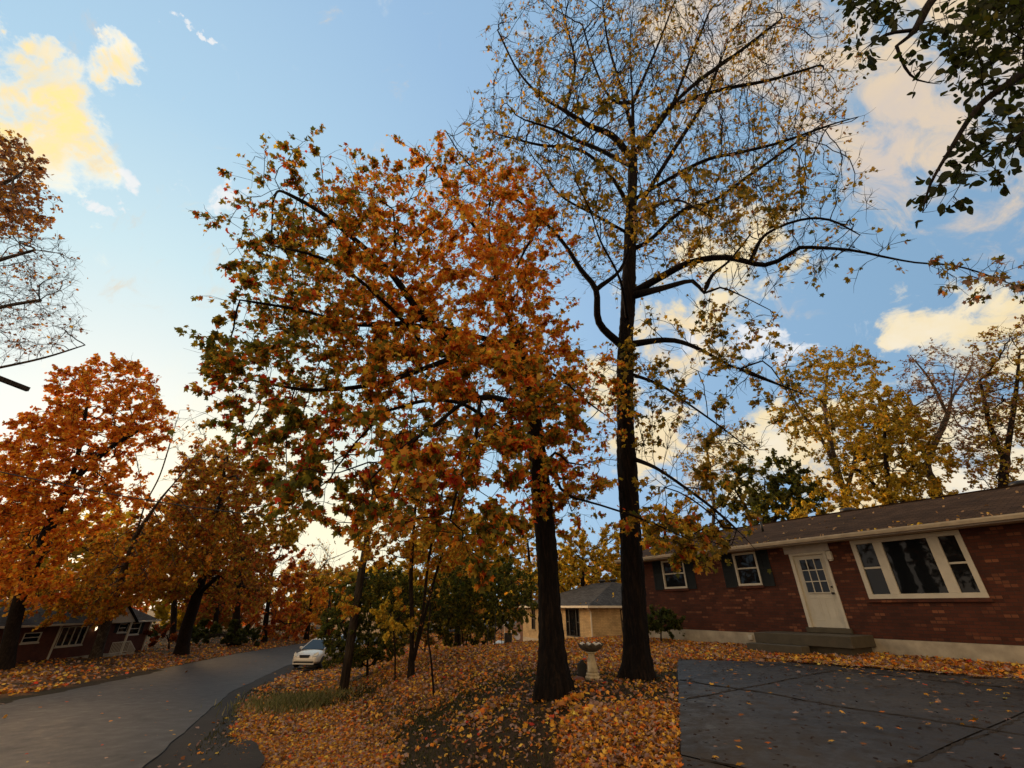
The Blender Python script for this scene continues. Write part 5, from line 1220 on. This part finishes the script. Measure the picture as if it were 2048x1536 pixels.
# ------------------------------------------------------------------ fallen leaves and grass
rng = np.random.default_rng(2024)
def scatter(n, x0, x1, y0, y1): return rng.uniform(x0, x1, n), rng.uniform(y0, y1, n)
parts = []
def fallen(n, box, size, tmpl, dens=leaf_density, lift=.012, tilt=.55, thin=1.0, red=.08, dark=False):
    x, y = scatter(n, *box); k = rng.uniform(0, 1, n) < dens(x, y)*thin; x, y = x[k], y[k]
    drv = on_drive(x, y) | ((road_d(x, y) < 0) & (road_d(x, y) > -RW))
    z = gz(x, y)+np.where(drv, .075, lift)+rng.uniform(0, .035, len(x))*np.where(drv, 0, 1)
    d = road_d(x, y); z = np.where((d < 0) & (d > -RW), road_z(y)+.062+.0*d, z)
    P = np.stack([x, y, z], 1); n_ = len(P)
    c = nz(P*[1, 1, 0], .5, 71)
    pr = np.stack([.55+.4*c, .16-.1*c, .75-.4*c, red*.6+.08*c, .75+.0*c, 1.0*np.ones(n_)], 1)
    col = pick(['ochre', 'yellow', 'orange', 'red', 'brown', 'tan'], np.clip(pr, .02, 3))*np.array([.90, .90, 1.35])
    if dark: col = col*0+np.array([.03, .016, .009])*rng.uniform(.6, 1.6, (n_, 1))
    Y = rng.normal(size=(n_, 3)); Y[:, 2] *= tilt*np.where(drv, .25, 1); Y = unit(Y)
    U = np.array([0, 0, 1.])+rng.normal(size=(n_, 3))*tilt*.8*np.where(drv, .25, 1)[:, None]
    X = unit(np.cross(Y, U)); Zn = np.cross(X, Y); s = (size*rng.uniform(.55, 1.3, n_))[:, None, None]; k = len(tmpl); curl = rng.uniform(-1.5, 2.5, n_)[:, None, None]
    T0 = tmpl-np.array([0, .45, 0])
    V = P[:, None]+s*(T0[None, :, :1]*X[:, None]+T0[None, :, 1:2]*Y[:, None]+T0[None, :, 2:3]*curl*Zn[:, None])
    parts.append((V.reshape(-1, 3), np.full(n_, k), n_*k, np.repeat(col, k, 0)))
fallen(120000, (-10, 3.5, 3.5, 13), .060, MAPLE, thin=1.0)
fallen(120000, (-16, 13, 8, 22), .085, STAR, thin=.85)
fallen(60000, (-20, 14, 20, 48), .14, STAR, thin=.8)
fallen(30000, (-18, 14, 40, 85), .26, STAR, thin=.8)
fallen(95000, (-62, -14, 5, 85), .17, STAR, thin=.75, red=.15)
fallen(900, (3, 13, 8, 14), .08, MAPLE, dens=lambda x, y: on_drive(x, y)*smooth(10.5, 13, x*NV[0]+y*NV[1]))
fallen(1500, (1.5, 13, 3.5, 14), .075, MAPLE, dens=lambda x, y: on_drive(x, y)*np.where(wob(x, y, 1.3, 2) > .0, .5, .22), red=.05)
fallen(3000, (1.5, 13, 3.5, 14), .045, STAR, dens=lambda x, y: on_drive(x, y)*.6, dark=True)
fallen(42000, (-2, 15, 6, 18), .10, MAPLE, dens=lambda x, y: smooth(12.8+.35*wob(x, y, 2.7, 4)+.5*wob(x, y, 1, 1), 13.3, x*NV[0]+y*NV[1])*((x*NV[0]+y*NV[1]) < 15.9), lift=.05)
# leaves lying on the roof and along the gutter of the brick house
n_ = 270; lx = rng.uniform(XL, XR, n_); ly = ye+(4.6-ye)*rng.uniform(0, 1, n_)**1.6; gut = rng.uniform(size=n_) < .42; ly = np.where(gut, ye-.05+rng.uniform(-.05, .1, n_), ly); lz = np.where(gut, zr_e+.005, zr_e+(ly-ye)*sl_+.015)
cr, sr = math.cos(rzH), math.sin(rzH); P = np.stack([hp[0]+lx*cr-ly*sr, hp[1]+lx*sr+ly*cr, lz], 1)
V, c_, l_, k_ = leaves_geo(STAR-np.array([0, .5, 0]), P, rng.uniform(.06, .11, n_), pick(['tan', 'yellow', 'ochre'], np.tile([1.6, .3, .3], (n_, 1))), up=(1, .35), ydir=np.array([0, 0, 0.]), ytilt=1)
parts.append((V, c_, n_*len(STAR), k_))
n_ = 90; lx = rng.uniform(-wl, 0, n_); ly = rng.uniform(0, 1, n_)*4; cr, sr = math.cos(T.rotation_euler[2]), math.sin(T.rotation_euler[2]); lz = zt+(ly+.5)/(ym-y0)*hgt+.02
P = np.stack([C[0]+lx*cr-ly*sr, C[1]+lx*sr+ly*cr, lz], 1); V, c_, l_, k_ = leaves_geo(STAR-np.array([0, .5, 0]), P, rng.uniform(.12, .2, n_), pick(['tan', 'yellow'], np.ones((n_, 2))), up=(1, .3)); parts.append((V, c_, n_*len(STAR), k_))
tot = sum(p[2] for p in parts)
o = link('fallen_leaves', npmesh('fallen_leaves', np.concatenate([p[0] for p in parts]), np.concatenate([p[1] for p in parts]), np.arange(tot), col=np.concatenate([p[3] for p in parts])), M['leafgnd'])
tag(o, 'orange and brown fallen maple leaves carpeting the lawn, verge, driveway and roof', 'fallen leaves', kind='stuff')

def grass(n, box, h, dens, cols, wd=.006):
    x, y = scatter(n, *box); k = rng.uniform(0, 1, n) < dens(x, y); x, y = x[k], y[k]; n_ = len(x)
    P = np.stack([x, y, gz(x, y)-.005], 1); a = rng.uniform(0, 6.28, n_); d = np.stack([np.cos(a), np.sin(a), 0*a], 1); p = np.stack([-np.sin(a), np.cos(a), 0*a], 1)
    hh = (h*rng.uniform(.5, 1.3, n_))[:, None]; ln = hh*rng.uniform(.1, .9, n_)[:, None]
    V = np.stack([P-p*wd, P+p*wd, P+d*ln*.35+p*wd*.7+np.array([0, 0, 1])*hh*.6, P+d*ln+np.array([0, 0, 1])*hh, P+d*ln*.35-p*wd*.7+np.array([0, 0, 1])*hh*.6], 1)
    pal = np.array(cols); col = pal[rng.integers(0, len(pal), n_)]*rng.uniform(.7, 1.3, (n_, 1))
    return V.reshape(-1, 3), np.full(n_, 5), n_*5, np.repeat(col, 5, 0)
gcol = [(.045,.05,.014), (.06,.06,.018), (.035,.042,.012), (.10,.085,.03)]
offr = lambda x, y: (road_d(x, y) > .6) & ~on_drive(x, y) & (x*NV[0]+y*NV[1] < 15.9)
gp = [grass(110000, (-9, 3.2, 4, 13), .055, lambda x, y: offr(x, y)*grassy(x, y)*np.clip(1.15-leaf_density(x, y), .15, 1)*(road_d(x, y) > 3.2), gcol),
      grass(60000, (-14, 6, 11, 24), .07, lambda x, y: offr(x, y)*grassy(x, y)*np.clip(1.1-leaf_density(x, y), .1, 1), gcol, .009),
      grass(16000, (-10, -4.5, 14.5, 22), .22, lambda x, y: np.exp(-((x+7.4)/1.0)**2-((y-18.2)/1.6)**2)*1.0, [(.34,.31,.12), (.28,.27,.09), (.40,.33,.15), (.18,.19,.06)], .009),
      grass(6000, (-7.5, 0, 17, 21), .18, lambda x, y: np.exp(-((x+5.9)/1.5)**2-((y-17.6)/1.2)**2)*.5, gcol, .01)]
tot = sum(p[2] for p in gp)
o = link('grass', npmesh('grass', np.concatenate([p[0] for p in gp]), np.concatenate([p[1] for p in gp]), np.arange(tot), col=np.concatenate([p[3] for p in gp])), M['grass'])
tag(o, 'short dull green grass on the bank with a pale tuft at the pole', 'grass', kind='stuff')
# ------------------------------------------------------------------ sky, light, camera
SUN_AZ, SUN_EL = math.radians(-46), math.radians(8.5)
wld = bpy.data.worlds.new('World'); SC.world = wld; wld.use_nodes = True
nt = wld.node_tree; nt.nodes.clear(); out = nt.nodes.new('ShaderNodeOutputWorld'); bgd = nt.nodes.new('ShaderNodeBackground'); L(nt, bgd.outputs[0], out.inputs[0])
sky = N(nt, 'ShaderNodeTexSky', sky_type='NISHITA'); sky.sun_disc = False; sky.sun_elevation = SUN_EL; sky.sun_rotation = SUN_AZ; sky.altitude = 200; sky.air_density = 1.0; sky.dust_density = 1.2; sky.ozone_density = 1.6
tc = N(nt, 'ShaderNodeTexCoord'); dirv = tc.outputs['Generated']
def wdir(px, py): p = W(px, py, 1.0)-np.array([0, 0, E]); return p/np.linalg.norm(p)
wn_ = noise(nt, 7.5, dirv, 7, .62); wv = N(nt, 'ShaderNodeVectorMath', operation='MULTIPLY_ADD'); L(nt, wn_.outputs['Color'], wv.inputs[0]); wv.inputs[1].default_value = (.26, .26, .26); wv.inputs[2].default_value = (-.128, -.132, -.130)
wa = N(nt, 'ShaderNodeVectorMath', operation='ADD'); L(nt, dirv, wa.inputs[0]); L(nt, wv.outputs[0], wa.inputs[1]); dirw = wa.outputs[0]
def blob(px, py, r, soft=1.0):
    c = wdir(px, py); e = wdir(px+r*.7, py+r*.7); R_ = float(np.linalg.norm(c-e))
    d = N(nt, 'ShaderNodeVectorMath', operation='DISTANCE'); L(nt, dirw, d.inputs[0]); d.inputs[1].default_value = c
    mr = N(nt, 'ShaderNodeMapRange', interpolation_type='SMOOTHSTEP'); L(nt, d.outputs['Value'], mr.inputs[0]); mr.inputs[1].default_value = R_*1.25; mr.inputs[2].default_value = R_*.25; mr.inputs[3].default_value = 0; mr.inputs[4].default_value = soft
    return mr.outputs[0]
def union(ls):
    a = ls[0]
    for b in ls[1:]:
        m_ = N(nt, 'ShaderNodeMath', operation='MAXIMUM'); L(nt, a, m_.inputs[0]); L(nt, b, m_.inputs[1]); a = m_.outputs[0]
    return a
def mth(op, a, b=None, c=None, clamp=False):
    m_ = N(nt, 'ShaderNodeMath', operation=op, use_clamp=clamp)
    for i, v in enumerate((a, b, c)):
        if v is None: continue
        if hasattr(v, 'is_output'): L(nt, v, m_.inputs[i])
        else: m_.inputs[i].default_value = v
    return m_.outputs[0]
def cloud(mask, scale, stretch, lo, hi, amp, dist=.6, rot=(0, 0, 0)):
    mp = N(nt, 'ShaderNodeMapping'); L(nt, dirv, mp.inputs[0]); mp.inputs['Scale'].default_value = stretch; mp.inputs['Rotation'].default_value = rot
    n = noise(nt, scale, mp.outputs[0], 9, .62); n.inputs['Distortion'].default_value = dist
    s = mth('MULTIPLY_ADD', n.outputs[0], amp, mask); s = mth('SUBTRACT', s, amp*.5)
    mr = N(nt, 'ShaderNodeMapRange', interpolation_type='SMOOTHSTEP'); L(nt, s, mr.inputs[0]); mr.inputs[1].default_value = lo; mr.inputs[2].default_value = hi
    return mr.outputs[0]
left = union([blob(*b) for b in ((60,260,180),(120,170,140),(85,80,90),(175,160,110),(235,160,110),(260,95,90),(300,130,90),(325,165,60),(235,60,60),(70,350,130),(125,390,70),(-40,300,190))])
small = union([blob(*b) for b in ((330,10,45,.85),(383,25,30,.75),(440,370,75,.75),(490,390,45,.65),(200,330,60,.7),(205,400,40,.6),(1530,660,70,.85),(1560,700,50,.8),(1390,660,70,.8),(1600,690,60,.5))])
right = union([blob(*b) for b in ((1780,90,290,1),(1500,40,220,.95),(1900,250,230,.95),(1640,190,150,.75),(1800,300,150,.8),(2010,350,150,.75),(1980,420,100,.6),(2080,150,240,1),(1980,480,90,.45))])
low = union([blob(*b) for b in ((1850,670,120,.95),(1950,690,150,1),(2060,680,170,1),(1790,700,70,.9),(1700,870,110,.85),(1560,890,130,1),(1470,940,130,1),(1640,910,140,1),(1440,540,130,.85),(1400,640,130,.85),(1490,450,110,.85),(1660,520,80,.65),(1350,720,110,.85),(1330,880,150,.9),(1900,900,300,.95),(1750,980,240,.95),(2040,620,100,.85),(1290,640,90,.7),(1230,780,110,.7))])
glow = union([blob(*b) for b in ((690,1090,170,1),(500,930,220,.6),(620,1000,200,.7))])
cl_l = cloud(left, 10, (1, 1, 1.0), .36, 1.25, 2.6, .6)
cl_s = cloud(small, 15, (1, 1, 1), .35, .85, 2.2, 1.0)
cl_r = cloud(right, 7.0, (1.2, 2.4, 1.2), .26, 1.15, 3.3, .7, (0, 0, .75))
cl_w = cloud(low, 9.5, (1, 1, 1.6), .42, 1.0, 2.6, .7)
K = 10.0                                                        # background strength is .1
skyc = sky.outputs[0]
# dusk sky: pale and bright round the sunset, deeper blue away from it
sdv = W(170, 1010, 1.0)-np.array([0, 0, E]); sdv /= np.linalg.norm(sdv)
dp_ = N(nt, 'ShaderNodeVectorMath', operation='DOT_PRODUCT'); L(nt, dirv, dp_.inputs[0]); dp_.inputs[1].default_value = sdv
ang = mth('DIVIDE', mth('ARCCOSINE', dp_.outputs['Value']), math.pi)
grad = ramp(nt, [(0, (1.05*K, 1.02*K, .86*K)), (.07, (.95*K, 1.0*K, .95*K)), (.14, (.70*K, .91*K, .97*K)), (.22, (.50*K, .74*K, .93*K)), (.33, (.37*K, .58*K, .84*K)), (.5, (.27*K, .46*K, .68*K)), (.75, (.17*K, .30*K, .50*K)), (1, (.2*K, .26*K, .36*K))], ang)
c0 = mixc(nt, .88, skyc, grad.outputs[0])
sxyz = N(nt, 'ShaderNodeSeparateXYZ'); L(nt, dirv, sxyz.inputs[0]); hz_y = sxyz.outputs[1]
cc = ramp(nt, [(0, (1.3*K, 1.25*K, 1.15*K)), (.4, (1.2*K, 1.06*K, .80*K)), (.7, (1.1*K, .86*K, .46*K)), (1, (1.1*K, .88*K, .28*K))])
n9 = noise(nt, 5, dirv, 5, .6); L(nt, mth('ADD', mth('MULTIPLY', cl_l, .55), mth('MULTIPLY_ADD', n9.outputs[0], 1.3, -.45)), cc.inputs[0])
c1 = mixc(nt, cl_l, c0, cc.outputs[0])
c2 = mixc(nt, mth('MULTIPLY', cl_s, .8), c1, (.95*K, .93*K, .92*K))
n8 = noise(nt, 4.0, dirv, 6, .6)
cr_ = ramp(nt, [(.3, (.62*K, .56*K, .56*K)), (.5, (.84*K, .66*K, .46*K)), (.7, (.95*K, .72*K, .42*K))], n8.outputs[0])
c3 = mixc(nt, mth('MULTIPLY', cl_r, .90), c2, cr_.outputs[0])
cw = ramp(nt, [(.3, (1.0*K, .92*K, .78*K)), (.5, (.98*K, .80*K, .48*K)), (.7, (.95*K, .72*K, .42*K))], n8.outputs[0])
c4 = mixc(nt, mth('MULTIPLY', cl_w, .93), c3, cw.outputs[0])
c5 = mixc(nt, mth('MULTIPLY', glow, .8), c4, (1.15*K, 1.02*K, .68*K))
# unseen peach cloud glow added behind and above the viewer as warm frontal fill
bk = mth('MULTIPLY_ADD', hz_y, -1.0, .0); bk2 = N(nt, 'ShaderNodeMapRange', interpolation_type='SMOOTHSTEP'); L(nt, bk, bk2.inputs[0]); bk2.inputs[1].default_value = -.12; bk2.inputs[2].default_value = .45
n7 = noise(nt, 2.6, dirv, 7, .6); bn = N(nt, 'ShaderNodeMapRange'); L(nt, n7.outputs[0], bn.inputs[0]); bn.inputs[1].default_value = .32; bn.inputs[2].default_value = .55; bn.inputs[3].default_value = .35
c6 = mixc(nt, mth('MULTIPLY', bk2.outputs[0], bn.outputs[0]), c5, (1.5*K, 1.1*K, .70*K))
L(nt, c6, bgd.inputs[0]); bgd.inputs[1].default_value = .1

sl = bpy.data.lights.new('sun', 'SUN'); sl.energy = SUN_E; sl.angle = math.radians(22); sl.color = (1.0, .62, .30)
so = bpy.data.objects.new('sun', sl); COL.objects.link(so)
sd = Vector((math.sin(SUN_AZ)*math.cos(SUN_EL), math.cos(SUN_AZ)*math.cos(SUN_EL), math.sin(SUN_EL)))
so.rotation_euler = sd.to_track_quat('Z', 'Y').to_euler(); so.location = (0, 0, 30)

cam = bpy.data.cameras.new('camera'); co = bpy.data.objects.new('camera', cam); COL.objects.link(co)
cam.sensor_width = 36; cam.lens = 36*F/2048; cam.clip_end = 3000; cam.clip_start = .05
co.location = (0, 0, E); co.rotation_euler = (math.pi/2+TH, 0, 0); SC.camera = co
SC.view_settings.view_transform = 'Standard'; SC.view_settings.look = 'None'; SC.view_settings.gamma = 1; SC.view_settings.exposure = EXPO
